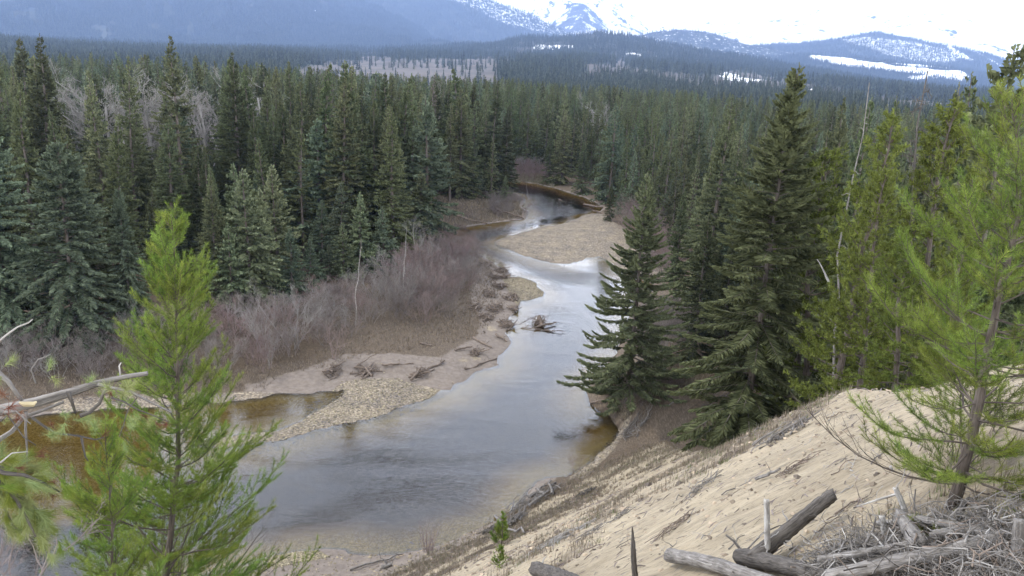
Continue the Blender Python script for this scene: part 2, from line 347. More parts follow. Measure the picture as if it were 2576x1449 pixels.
# ---- ground material
def ground_material():
    m, nt, N, L, b = mat('valley_ground')
    geo = N.new('ShaderNodeNewGeometry')
    at = node(N, 'ShaderNodeAttribute', attribute_name='cover')
    sep = N.new('ShaderNodeSeparateColor'); L.new(at.outputs['Color'], sep.inputs[0])
    def nz(scale, det=4, rough=.6, vec=None):
        n = node(N, 'ShaderNodeTexNoise'); n.inputs['Scale'].default_value = scale; n.inputs['Detail'].default_value = det; n.inputs['Roughness'].default_value = rough
        L.new(vec or geo.outputs['Position'], n.inputs['Vector']); return n
    n1 = nz(1.3, 6, .65)
    def blend(sock, w=.5):
        a = node(N, 'ShaderNodeMath', operation='MULTIPLY_ADD'); L.new(n1.outputs['Fac'], a.inputs[0]); a.inputs[1].default_value = w * 2; L.new(sock, a.inputs[2])
        r = node(N, 'ShaderNodeMapRange', interpolation_type='SMOOTHSTEP'); L.new(a.outputs[0], r.inputs[0]); r.inputs[1].default_value = .5 + w - .13; r.inputs[2].default_value = .5 + w + .13
        return r.outputs[0]
    # gravel
    vo = node(N, 'ShaderNodeTexVoronoi'); vo.inputs['Scale'].default_value = 8; L.new(geo.outputs['Position'], vo.inputs['Vector'])
    vs = N.new('ShaderNodeSeparateColor'); L.new(vo.outputs['Color'], vs.inputs[0])
    gr = ramp(N, [(0, (.08, .072, .068)), (.35, (.165, .145, .122)), (.7, (.24, .205, .155)), (1, (.36, .32, .26))]); L.new(vs.outputs[0], gr.inputs[0])
    ng = nz(.35, 3); gm = ramp(N, [(.35, (.78, .76, .78)), (.65, (1.15, 1.1, 1.0))]); L.new(ng.outputs['Fac'], gm.inputs[0])
    gmx = N.new('ShaderNodeMixRGB'); gmx.blend_type = 'MULTIPLY'; gmx.inputs[0].default_value = 1; L.new(gr.outputs[0], gmx.inputs[1]); L.new(gm.outputs[0], gmx.inputs[2])
    # forest floor
    nf = nz(6, 6, .7); fl = ramp(N, [(.3, (.045, .035, .027)), (.55, (.10, .075, .052)), (.75, (.19, .145, .10))]); L.new(nf.outputs['Fac'], fl.inputs[0])
    # dry grass, matted
    mpp = N.new('ShaderNodeMapping'); mpp.inputs['Scale'].default_value = (9, 3, 3); mpp.inputs['Rotation'].default_value = (0, 0, .5); L.new(geo.outputs['Position'], mpp.inputs[0])
    nt2 = nz(1, 6, .75, mpp.outputs[0]); ta = ramp(N, [(.3, (.055, .042, .032)), (.5, (.10, .078, .057)), (.72, (.19, .15, .11))]); L.new(nt2.outputs['Fac'], ta.inputs[0])
    # damp river sand
    ns = nz(2.2, 7, .62); sa = ramp(N, [(.3, (.135, .112, .095)), (.7, (.225, .19, .16))]); L.new(ns.outputs['Fac'], sa.inputs[0])
    # pale bluff sand with pebbles and litter
    mp2 = N.new('ShaderNodeMapping'); mp2.inputs['Rotation'].default_value = (0, 0, math.radians(-45)); mp2.inputs['Scale'].default_value = (1, 3.2, 1); L.new(geo.outputs['Position'], mp2.inputs[0])
    npz = nz(1.4, 8, .68, mp2.outputs[0]); pa = ramp(N, [(.28, (.20, .168, .12)), (.45, (.285, .24, .17)), (.72, (.385, .33, .24))]); L.new(npz.outputs['Fac'], pa.inputs[0])
    nl = nz(7, 8, .75, mp2.outputs[0]); lr = node(N, 'ShaderNodeMapRange'); lr.inputs[1].default_value = .52; lr.inputs[2].default_value = .64; L.new(nl.outputs['Fac'], lr.inputs[0])
    lm = N.new('ShaderNodeMixRGB'); L.new(lr.outputs[0], lm.inputs[0]); L.new(pa.outputs[0], lm.inputs[1]); lm.inputs[2].default_value = (.13, .108, .08, 1)
    nb_ = nz(.33, 4, .6); rb_ = ramp(N, [(.32, (.74, .72, .70)), (.55, (1.03, 1.02, 1)), (.7, (1.12, 1.1, 1.06))]); L.new(nb_.outputs['Fac'], rb_.inputs[0])
    lm2 = N.new('ShaderNodeMixRGB'); lm2.blend_type = 'MULTIPLY'; lm2.inputs[0].default_value = 1; L.new(lm.outputs[0], lm2.inputs[1]); L.new(rb_.outputs[0], lm2.inputs[2]); lm = lm2
    v2 = node(N, 'ShaderNodeTexVoronoi'); v2.inputs['Scale'].default_value = 26; L.new(geo.outputs['Position'], v2.inputs['Vector'])
    # river bed: stained gravel
    bd = ramp(N, [(0, (.34, .235, .055)), (.6, (.54, .385, .10)), (1, (.68, .52, .19))]); L.new(vs.outputs[1], bd.inputs[0])
    def mixc(f, a, c):
        x = N.new('ShaderNodeMixRGB'); L.new(f, x.inputs[0]); L.new(a, x.inputs[1]); L.new(c, x.inputs[2]); return x.outputs[0]
    c = fl.outputs[0]
    c = mixc(blend(at.outputs['Alpha'], .45), c, ta.outputs[0])
    c = mixc(blend(sep.outputs[2], .3), c, sa.outputs[0])
    c = mixc(blend(sep.outputs[0], .3), c, gmx.outputs[0])
    c = mixc(blend(sep.outputs[1], .35), c, lm.outputs[0])
    sz = N.new('ShaderNodeSeparateXYZ'); L.new(geo.outputs['Position'], sz.inputs[0])
    wet = node(N, 'ShaderNodeMapRange'); wet.inputs[1].default_value = .0; wet.inputs[2].default_value = -.12; L.new(sz.outputs['Z'], wet.inputs[0])
    dpb = node(N, 'ShaderNodeMapRange'); dpb.inputs[1].default_value = -.28; dpb.inputs[2].default_value = -.7; L.new(sz.outputs['Z'], dpb.inputs[0])
    dk = N.new('ShaderNodeMixRGB'); L.new(dpb.outputs[0], dk.inputs[0]); L.new(bd.outputs[0], dk.inputs[1]); dk.inputs[2].default_value = (.10, .088, .062, 1)
    c = mixc(wet.outputs[0], c, dk.outputs[0])
    L.new(c, b.inputs['Base Color'])
    # relief
    hm = node(N, 'ShaderNodeMath', operation='MULTIPLY'); L.new(vo.outputs['Distance'], hm.inputs[0]); L.new(sep.outputs[0], hm.inputs[1])
    hs = node(N, 'ShaderNodeMath', operation='MULTIPLY_ADD'); L.new(hm.outputs[0], hs.inputs[0]); hs.inputs[1].default_value = -.9; L.new(nl.outputs['Fac'], hs.inputs[2])
    bp = N.new('ShaderNodeBump'); bp.inputs['Strength'].default_value = .55; bp.inputs['Distance'].default_value = .10
    L.new(hs.outputs[0], bp.inputs['Height']); L.new(bp.outputs[0], b.inputs['Normal'])
    b.inputs['Roughness'].default_value = .92
    return m
def axis(a, b, c, d0, g):
    """positions from a to b, spacing d0 + g*|x-c|"""
    p = [c]
    while p[-1] < b: p.append(p[-1] + d0 + g * abs(p[-1] - c))
    q = [c]
    while q[-1] > a: q.append(q[-1] - d0 - g * abs(q[-1] - c))
    return np.array(q[:0:-1] + p)
ax_x = axis(-320, 320, 1.5, .20, .0125); ax_y = axis(-14, 480, 2.0, .17, .0085)
GX, GY = np.meshgrid(ax_x, ax_y)
GZ, SD, ZB, BARD = ground(GX.ravel(), GY.ravel(), True)
gx, gy = GX.ravel(), GY.ravel()
nxx, nyy = len(ax_x), len(ax_y)
def soft(poly, w=.8): return sstep(w, -w, sdist(poly, gx, gy))
cov = np.zeros((len(gx), 4))
for b_ in BARS: cov[:, 0] = np.maximum(cov[:, 0], soft(b_, .7))
xr_ = ridge_x(gy)
cov[:, 1] = sstep(.1, 1.3, ZB - .3) * (SD > 0) * sstep(2.5, -1.5, gx - xr_ - 1.5) * (GZ > .35)
for p_ in SANDP: cov[:, 1] = np.maximum(cov[:, 1], .52 * soft(p_, 1.2))
cov[:, 2] = np.maximum(soft(SANDF, 1.2), soft(SANDB, 1.2)); cov[:, 2] = np.maximum(cov[:, 2], sstep(1.2, .2, SD) * .8 * np.where((gx > 4) & (gy < 88), .25, 1))
for p_ in (TAN, TAN2, TAN3): cov[:, 3] = np.maximum(cov[:, 3], soft(p_, 2.5))
cov[:, 3] = np.maximum(cov[:, 3], sstep(9, 3, SD) * (SD > 0) * .9 * np.where((ZB > .15) & (gx < 11), .35, 1))
_bm = sstep(.47, .60, bandf(gx, gy)) * cov[:, 1]; cov[:, 1] -= .5 * _bm; cov[:, 3] = np.maximum(cov[:, 3], .55 * _bm)
# grassy toe of the bluff
toe = sstep(9, 2.5, ZB) * sstep(.0, .6, ZB) * (gx < 9)
cov[:, 1] *= 1 - .30 * toe; cov[:, 3] = np.maximum(cov[:, 3], toe * .4)
me = bpy.data.meshes.new('valley_ground')
V = np.stack([gx, gy, GZ], -1)
i = (np.arange(nyy - 1)[:, None] * nxx + np.arange(nxx - 1)[None]).ravel()
Q = np.stack([i, i + 1, i + 1 + nxx, i + nxx], -1)
me.vertices.add(len(V)); me.vertices.foreach_set('co', V.astype(np.float32).ravel())
me.loops.add(Q.size); me.loops.foreach_set('vertex_index', Q.astype(np.int32).ravel())
me.polygons.add(len(Q)); me.polygons.foreach_set('loop_start', np.arange(0, Q.size, 4, dtype=np.int32))
me.polygons.foreach_set('use_smooth', np.ones(len(Q), bool))
ca = me.attributes.new('cover', 'FLOAT_COLOR', 'POINT'); ca.data.foreach_set('color', cov.astype(np.float32).ravel())
me.materials.append(ground_material()); me.update()
props(link('valley_ground', me), 'valley floor with gravel bars and pale sand bluff', kind='structure')

def water_material():
    m, nt, N, L, b = mat('river_water'); N.remove(b)
    geo = N.new('ShaderNodeNewGeometry')
    mpp = N.new('ShaderNodeMapping'); mpp.inputs['Scale'].default_value = (1.0, 2.6, 1); mpp.inputs['Rotation'].default_value = (0, 0, -.35); L.new(geo.outputs['Position'], mpp.inputs[0])
    n1 = node(N, 'ShaderNodeTexNoise'); n1.inputs['Scale'].default_value = 1.5; n1.inputs['Detail'].default_value = 4; n1.inputs['Roughness'].default_value = .55; n1.inputs['Distortion'].default_value = 1.2
    L.new(mpp.outputs[0], n1.inputs['Vector'])
    n2 = node(N, 'ShaderNodeTexNoise'); n2.inputs['Scale'].default_value = .09; n2.inputs['Detail'].default_value = 3; n2.inputs['Distortion'].default_value = 1.5
    L.new(mpp.outputs[0], n2.inputs['Vector'])
    at = node(N, 'ShaderNodeAttribute', attribute_name='riffle')
    pr = node(N, 'ShaderNodeMapRange'); pr.inputs[1].default_value = .44; pr.inputs[2].default_value = .66; pr.inputs[3].default_value = .10; pr.inputs[4].default_value = .55; L.new(n2.outputs['Fac'], pr.inputs[0])
    ad = node(N, 'ShaderNodeMath', operation='ADD'); L.new(pr.outputs[0], ad.inputs[0]); L.new(at.outputs['Fac'], ad.inputs[1])
    hm = node(N, 'ShaderNodeMath', operation='MULTIPLY'); L.new(n1.outputs['Fac'], hm.inputs[0]); L.new(ad.outputs[0], hm.inputs[1])
    bp = N.new('ShaderNodeBump'); bp.inputs['Strength'].default_value = .7; bp.inputs['Distance'].default_value = .075; L.new(hm.outputs[0], bp.inputs['Height'])
    fr = N.new('ShaderNodeFresnel'); fr.inputs['IOR'].default_value = 1.6; L.new(bp.outputs[0], fr.inputs['Normal'])
    gl = N.new('ShaderNodeBsdfGlossy'); gl.inputs['Roughness'].default_value = .05; L.new(bp.outputs[0], gl.inputs['Normal'])
    tr = N.new('ShaderNodeBsdfTransparent'); tr.inputs[0].default_value = (1, 1, 1, 1)
    mx = N.new('ShaderNodeMixShader'); L.new(fr.outputs[0], mx.inputs[0]); L.new(tr.outputs[0], mx.inputs[1]); L.new(gl.outputs[0], mx.inputs[2])
    L.new(mx.outputs[0], N['Material Output'].inputs['Surface'])
    va = N.new('ShaderNodeVolumeAbsorption'); va.inputs['Color'].default_value = (.72, .61, .36, 1); va.inputs['Density'].default_value = 1.4
    L.new(va.outputs[0], N['Material Output'].inputs['Volume'])
    return m
def water_box(name, x0, x1, y0, y1, n=200):
    xs = np.linspace(x0, x1, n); ys = np.linspace(y0, y1, n); X, Y = np.meshgrid(xs, ys); X = X.ravel(); Y = Y.ravel()
    mb = MB()
    i = (np.arange(n - 1)[:, None] * n + np.arange(n - 1)[None]).ravel()
    f = np.concatenate([np.stack([i, i + 1, i + 1 + n], -1), np.stack([i, i + 1 + n, i + n], -1)])
    e = len(X); cor = np.array([(x0, y0, -1.9), (x1, y0, -1.9), (x1, y1, -1.9), (x0, y1, -1.9)])
    v = np.concatenate([np.stack([X, Y, np.zeros(e)], -1), cor])
    top = [np.arange(n), np.arange(n) * n + n - 1, (np.arange(n) + (n - 1) * n)[::-1], (np.arange(n) * n)[::-1]]
    fs = [f]
    for k, edge in enumerate(top):
        a, c = e + k, e + (k + 1) % 4
        fs.append(np.array([(c, edge[-1], edge[j]) if 0 else (a, edge[j + 1], edge[j]) for j in range(n - 1)]))
        fs.append(np.array([(a, c, edge[-1])]))
    fs.append(np.array([(e, e + 2, e + 1), (e, e + 3, e + 2)]))
    px, py = proj(np.stack([X, Y, np.zeros(e)], -1))
    rif = np.zeros(e + 4)
    for poly, val in (([(1100,600),(1230,570),(1480,535),(1400,500),(1300,480),(1330,540),(1260,600),(1300,640),(1400,668),(1500,690),(1480,720),(1400,715),(1250,650)], 1.1),
                      ([(680,1320),(900,1230),(1100,1190),(1300,1190),(1330,1230),(1150,1260),(950,1290),(700,1360)], 1.3),
                      ([(860,1130),(1150,1130),(1400,1130),(1350,1180),(1000,1180)], .8)):
        q = P0(poly); rif[:e] = np.maximum(rif[:e], val * sstep(1.5, -2.5, sdist(q, X, Y)))
    mb.add(v, np.concatenate(fs))
    me = mb.mesh(name, WM, True)
    a = me.attributes.new('riffle', 'FLOAT', 'POINT'); a.data.foreach_set('value', rif.astype(np.float32))
    return props(link(name, me), kind='structure')
WM = water_material()
def foam(name, label, poly, n, seed, smin=.02, smax=.09):
    rg = np.random.default_rng(seed); q = P0(poly); a, b_ = q.min(0), q.max(0); X = rg.uniform(a[0], b_[0], n * 3); Y = rg.uniform(a[1], b_[1], n * 3); k = inpoly(q, X, Y) & (fbm(X * .5, Y * .5, seed, 3) > .42); X, Y = X[k][:n], Y[k][:n]
    g_, sd, _, _ = ground(X, Y, True); k = sd < -.5; X, Y = X[k], Y[k]; m = len(X); s = rg.uniform(smin, smax, m); th = rg.random(m) * 6.28; T = []
    c = np.stack([X, Y, np.full(m, .006)], -1)
    for j in range(5):
        a0, a1 = th + j * 1.2566, th + (j + 1) * 1.2566; T.append(np.stack([c + [0, 0, .008], c + np.stack([np.cos(a0), np.sin(a0) * .6, np.zeros(m)], -1) * s[:, None], c + np.stack([np.cos(a1), np.sin(a1) * .6, np.zeros(m)], -1) * s[:, None]], 1))
    mb = MB(); mb.tris(np.concatenate(T)); fm, nt, N, L, b = mat('foam'); b.inputs['Base Color'].default_value = (.75, .75, .72, 1)
    return props(link(name, mb.mesh(name, fm)), label, kind='stuff')
foam('foam_flecks', 'white foam flecks drifting near the lower shore', [(850,1290),(1000,1255),(1220,1270),(1180,1330),(1010,1375),(860,1370)], 300, 3, .012, .032)
water_box('river_water', -70, 24, 26, 215, 260)['label'] = 'tea brown river winding through the forest'
water_box('pond_water', -170, -90, 226, 330, 30)['label'] = 'distant bend of the river glimpsed between spruces'
# ---------------------------------------------------------------- hills and mountains
def hill_material(name, wood1, wood2, rockmix=0.0):
    m, nt, N, L, b = mat(name)
    geo = N.new('ShaderNodeNewGeometry'); at = node(N, 'ShaderNodeAttribute', attribute_name='cover'); sep = N.new('ShaderNodeSeparateColor'); L.new(at.outputs['Color'], sep.inputs[0])
    def nz(s, d=6, r=.65, sc=(1, 1, 1)):
        mp_ = N.new('ShaderNodeMapping'); mp_.inputs['Scale'].default_value = sc; L.new(geo.outputs['Position'], mp_.inputs[0])
        n = node(N, 'ShaderNodeTexNoise'); n.inputs['Scale'].default_value = s; n.inputs['Detail'].default_value = d; n.inputs['Roughness'].default_value = r; L.new(mp_.outputs[0], n.inputs['Vector']); return n
    n1 = nz(.007); r1 = ramp(N, [(.3, wood1), (.7, wood2)]); L.new(n1.outputs['Fac'], r1.inputs[0])
    n3 = nz(.012, 8, .7); r3 = ramp(N, [(.35, (.05, .043, .038)), (.6, (.095, .08, .068))]); L.new(n3.outputs['Fac'], r3.inputs[0])
    mb_ = N.new('ShaderNodeMixRGB'); L.new(sep.outputs[1], mb_.inputs[0]); L.new(r1.outputs[0], mb_.inputs[1]); L.new(r3.outputs[0], mb_.inputs[2])
    n2 = nz(.03 if not rockmix else .006, 12, .74, (1, 1, .55))
    a = node(N, 'ShaderNodeMath', operation='ADD'); L.new(n2.outputs['Fac'], a.inputs[0]); L.new(sep.outputs[0], a.inputs[1])
    r = node(N, 'ShaderNodeMapRange'); r.inputs[1].default_value = .985; r.inputs[2].default_value = 1.015; L.new(a.outputs[0], r.inputs[0])
    ms = N.new('ShaderNodeMixRGB'); L.new(r.outputs[0], ms.inputs[0]); L.new(mb_.outputs[0], ms.inputs[1]); ms.inputs[2].default_value = (.92, .93, .95, 1)
    L.new(ms.outputs[0], b.inputs['Base Color'])
    if rockmix:
        bp = N.new('ShaderNodeBump'); bp.inputs['Strength'].default_value = .8; bp.inputs['Distance'].default_value = 60; L.new(n2.outputs['Fac'], bp.inputs['Height']); L.new(bp.outputs[0], b.inputs['Normal'])
    return m
def hill(name, label, rings, x0, x1, nx, sub, material, snow=(), brown=(), base_snow=0., amp=.02, bare=None, seed=3):
    """surface through rings at given distances; each ring is a skyline profile of the photo"""
    xs = np.linspace(x0, x1, nx); rows = []
    Zr = []
    for D, prof in rings:
        if isinstance(prof, (int, float)): Zr.append(np.full(nx, float(prof)))
        else:
            q = np.array(prof, float); y = np.interp(xs, q[:, 0], q[:, 1])
            d = ray(xs, y); Zr.append(CAMZ + d[:, 2] * D)
    dirs = ray(xs, 155 + (xs - 1288) * .0437)[:, :2]; dirs /= np.linalg.norm(dirs, axis=1)[:, None]
    Dr = [r[0] for r in rings]
    for k in range(len(rings) - 1):
        n = sub[k] if isinstance(sub, (list, tuple)) else sub
        for t in np.arange(n) / n + (0 if 1 else 0):
            te = t
            rows.append((Dr[k] * (1 - t) + Dr[k + 1] * t, Zr[k] * (1 - te) + Zr[k + 1] * te))
    rows.append((Dr[-1], Zr[-1]))
    D = np.array([r[0] for r in rows]); Z = np.stack([r[1] for r in rows])
    X = dirs[None, :, 0] * D[:, None]; Y = dirs[None, :, 1] * D[:, None]
    s = 1 / (D.mean() * .06)
    near = sstep(rings[0][0], rings[0][0] * 1.2, D)[:, None]
    Z = Z + near * D[:, None] * amp * (fbm(X * s, Y * s, seed, 5) - .5)
    P = np.stack([X, Y, Z], -1).reshape(-1, 3); ny = len(D)
    i = (np.arange(ny - 1)[:, None] * nx + np.arange(nx - 1)[None]).ravel()
    f = np.concatenate([np.stack([i, i + 1, i + 1 + nx], -1), np.stack([i, i + 1 + nx, i + nx], -1)])
    mb = MB(); mb.add(P, f); me = mb.mesh(name, material, True)
    px, py = proj(P); c = np.zeros((len(P), 4)); c[:, 0] = base_snow(P, px, py) if callable(base_snow) else base_snow
    for poly, v in snow:
        q = np.array(poly, float); c[:, 0] = np.maximum(c[:, 0], v * sstep(3, -3, sdist(q, px, py) + 6 * (fbm(P[:, 0] * .02, P[:, 1] * .02, 93, 3) - .5)))
    for poly, v in brown:
        q = np.array(poly, float); c[:, 1] = np.maximum(c[:, 1], v * sstep(5, -2, sdist(q, px, py) + 44 * (fbm(P[:, 0] * .006, P[:, 1] * .003, 91, 4) - .5)))
    a = me.attributes.new('cover', 'FLOAT_COLOR', 'POINT'); a.data.foreach_set('color', c.astype(np.float32).ravel())
    props(link(name, me), label, kind='structure')
    return P, f, c
TREEPTS = []
def sow(hillres, n, seed, hgt, thin=.75, bthin=.965, vis=(-60, 2640), kmax=None):
    P, f, c = hillres;  rg = np.random.default_rng(seed)
    A = P[f[:, 1]] - P[f[:, 0]]; B = P[f[:, 2]] - P[f[:, 0]]
    ar = np.linalg.norm(np.cross(A, B), axis=1)
    cen = P[f].mean(1); px, py = proj(cen)
    ar = ar * ((px > vis[0]) & (px < vis[1]) & (py > -25)) / (cen[:, 1] / 1000) ** 1.0
    k = rg.choice(len(f), n, p=ar / ar.sum()); u = rg.random(n); v = rg.random(n); w = u + v > 1; u = np.where(w, 1 - u, u); v = np.where(w, 1 - v, v)
    p = P[f[k, 0]] + A[k] * u[:, None] + B[k] * v[:, None]
    cc = c[f[k]].mean(1)
    cl = fbm(p[:, 0] * .012, p[:, 1] * .012, 55, 3)
    keep = rg.random(n) > np.maximum(np.clip(cc[:, 0] * 1.25, 0, 1) * thin, cc[:, 1] * bthin)
    keep &= cl > .30
    p = p[keep]; h = hgt * (.6 + .75 * rg.random(len(p))) * np.interp(p[:, 1], [400, 900, 1800], [.5, .65, 1])
    TREEPTS.append((p, h))
hor = lambda x: 155 + (x - 1288) * .0437
HM = hill_material('hill_forest_floor', (.012, .017, .015), (.065, .07, .05))
HMS = hill_material('alpine_rock_and_snow', (.05, .055, .08), (.10, .11, .14), 1)
clear1 = [(720,240),(740,178),(800,160),(860,148),(930,143),(1060,150),(1150,150),(1240,148),(1300,150),(1260,170),(1290,230),(1250,270),(1000,260)]
clear2 = [(1440,225),(1480,160),(1560,150),(1640,172),(1800,190),(1900,200),(2040,215),(2000,235),(1800,225),(1640,215),(1560,195)]
clear3 = [(1790,182),(1850,178),(1950,195),(2100,218),(2260,248),(2450,262),(2576,265),(2576,290),(2300,285),(2060,250),(1900,222),(1800,198)]
b_near = hill('foothills', 'low wooded foothills with brown clearings beyond the forest', [
    (400, 1.6), (1000, [(-500,150),(600,198),(1288,228),(1900,258),(3100,318)]),
    (3000, [(-500,88),(300,128),(860,142),(1240,144),(1500,145),(1800,172),(2100,207),(2400,240),(3100,275)]),
    (4100, [(-500,80),(400,120),(860,131),(1000,130),(1130,122),(1230,109),(1330,97),(1420,93),(1500,89),(1560,92),(1640,103),(1760,130),(1850,147),(2000,172),(2150,200),(2400,228),(3100,265)]),
    (4700, [(-500,90),(860,150),(1500,130),(2000,190),(3100,280)])],
    -700, 3200, 260, [6, 24, 22, 4], HM,
    snow=[([(1336,120),(1350,112),(1380,114),(1440,111),(1446,121),(1400,125),(1340,124)], .85), ([(1427,152),(1440,150),(1446,166),(1430,166)], .6), ([(1544,130),(1560,128),(1660,138),(1700,148),(1600,146)], .5),
          ([(1800,184),(1830,180),(1880,196),(1950,202),(1860,208),(1815,200)], .66), ([(2024,222),(2045,222),(2090,234),(2040,232)], .62)],
    brown=[(clear1, 1), (clear2, .97), (clear3, 1), ([(1230,140),(1290,130),(1340,118),(1350,124),(1300,140)], .8)], amp=.012)
sow(b_near, 90000, 1, 21)
b_slopeD = hill('wooded_slope', 'long wooded slope with snowy cutblocks below the right hand ridge', [
    (4900, [(1300,200),(1800,190),(2000,205),(2400,235),(3200,300)]),
    (5900, [(1300,160),(1580,112),(1700,125),(1850,152),(1960,146),(2040,139),(2160,150),(2300,160),(2420,175),(2576,205),(3200,290)]),
    (6500, [(1300,190),(2000,170),(2576,230),(3200,320)])],
    1300, 3200, 240, [34, 4], HM,
    snow=[([(1575,100),(1640,107),(1700,116),(1770,124),(1850,140),(1800,150),(1700,140),(1640,118)], .95), ([(1815,150),(1860,142),(1930,136),(1960,142),(1860,158)], .9),
          ([(2030,139),(2120,145),(2250,165),(2360,175),(2420,178),(2440,192),(2420,205),(2330,188),(2250,178),(2140,168),(2040,150)], .98),
          ([(2210,158),(2330,160),(2450,165),(2460,175),(2350,170)], .85), ([(2270,190),(2350,187),(2380,196),(2300,202)], .6), ([(2460,232),(2510,226),(2576,240),(2700,250),(2700,275),(2500,262)], .9)], amp=.008, seed=8)
sow(b_slopeD, 42000, 2, 20, .95)
b_knoll = hill('snowy_knoll', 'rounded dark knoll with snow showing between its trees', [
    (6300, [(1400,160),(2200,190)]), (6900, [(1450,135),(1530,120),(1580,97),(1632,81),(1690,73),(1760,77),(1810,90),(1870,111),(1960,128),(2100,145),(2200,170)]), (7400, [(1400,200),(2200,230)])],
    1420, 2200, 110, [22, 3], HM, base_snow=.42, amp=.006, seed=12)
sow(b_knoll, 12000, 3, 20, .6)
b_right = hill('right_ridge', 'long blue forested ridge with snow speckled face on the right', [
    (6500, [(1600,170),(2200,180),(3300,300)]), (8300, [(1600,150),(1800,133),(1900,114),(2000,109),(2080,97),(2150,87),(2190,81),(2250,92),(2330,105),(2400,116),(2480,138),(2576,168),(2800,225),(3300,330)]), (9200, [(1600,190),(2200,140),(3300,380)])],
    1600, 3300, 200, [34, 4], HM,
    snow=[([(2110,98),(2180,90),(2280,100),(2370,118),(2430,145),(2400,160),(2300,155),(2230,140),(2180,120),(2120,108)], .5),
          ([(2376,112),(2395,118),(2450,150),(2440,154),(2400,136)], .95), ([(2430,118),(2440,120),(2520,165),(2512,165)], .9)], amp=.008, seed=14)
sow(b_right, 32000, 4, 22, .75)
b_left = hill('left_mountain', 'broad blue forested mountain filling the upper left', [
    (4800, [(-900,110),(0,140),(500,162),(900,150),(1250,142),(1500,160)]),
    (5700, [(-900,-60),(0,5),(300,40),(600,75),(860,92),(1000,112),(1150,128),(1300,138),(1500,160)]),
    (6700, [(-900,-260),(0,-150),(400,-95),(700,-35),(840,0),(930,40),(1010,75),(1080,105),(1150,125),(1300,145),(1500,165)]),
    (7200, [(-900,-300),(0,-180),(700,-20),(1500,180)])],
    -900, 1500, 260, [34, 30, 3], HM, snow=[([(925,-6),(965,-6),(960,5),(930,6)], .7), ([(1030,-5),(1120,0),(1125,8),(1040,6)], .6), ([(980,30),(990,28),(992,42),(984,44)], .7), ([(775,20),(815,28),(812,34),(778,28)], .52)],
    brown=[([(1120,75),(1160,90),(1205,115),(1195,118),(1150,98)], .8)], amp=.055, seed=16)
sow(b_left, 95000, 5, 24, .9, vis=(-60, 1500))
b_back = hill('back_mountain', 'paler blue mountain flank behind the left one', [
    (7300, [(500,120),(900,110),(1300,125),(1700,150)]), (8200, [(500,-160),(1000,-45),(1149,4),(1222,38),(1292,68),(1359,88),(1430,100),(1520,112),(1700,140)]), (8500, [(500,-100),(1700,180)])],
    500, 1700, 120, [26, 3], HM, amp=.02, seed=18)
sow(b_back, 16000, 6, 24, vis=(780, 1600))
b_spk = hill('speckled_shoulder', 'steep mountain shoulder speckled with snow between trees', [
    (8000, [(800,110),(1300,120),(1600,140)]), (8700, [(800,-190),(1100,-75),(1165,-40),(1222,0),(1270,16),(1326,36),(1380,62),(1426,82),(1480,96),(1600,120)]), (8850, [(800,-100),(1600,180)])],
    800, 1600, 110, [26, 3], HM, base_snow=.47, amp=.01, seed=19)
sow(b_spk, 9000, 7, 26, .5, vis=(1000, 1600))
hill('snow_peak', 'steep pyramid peak streaked with snow and rock', [
    (9000, [(1100,140),(1700,140)]), (10200, [(1100,10),(1250,80),(1330,62),(1362,42),(1400,22),(1430,8),(1447,3),(1462,5),(1500,38),(1540,70),(1570,94),(1700,130)]), (10800, [(1100,60),(1447,50),(1700,150)])],
    1150, 1700, 120, [40, 5], HMS, base_snow=.48, amp=.035, seed=23)
hill('snow_range', 'high white snowfield range behind the pyramid peak', [
    (9600, [(1000,120),(1800,140)]), (10600, [(1000,-160),(1200,-110),(1300,-60),(1380,-70),(1470,-30),(1520,-12),(1560,18),(1600,52),(1632,80),(1680,104),(1800,130)]), (11100, [(1000,0),(1800,180)])],
    1000, 1800, 110, [40, 3], HMS, base_snow=.57, amp=.03, seed=27)
hill('snow_massif', 'snow covered massif almost merging with the white sky', [
    (9200, [(1450,140),(2200,150),(3500,280)]), (10400, [(1450,110),(1560,92),(1700,60),(1850,42),(1900,24),(1970,30),(2040,8),(2100,28),(2160,24),(2270,10),(2330,30),(2400,48),(2500,85),(2576,112),(2800,160),(3500,300)]), (10900, [(1450,150),(3500,340)])],
    1450, 3500, 220, [40, 3], HMS, base_snow=.585, amp=.035, seed=31)
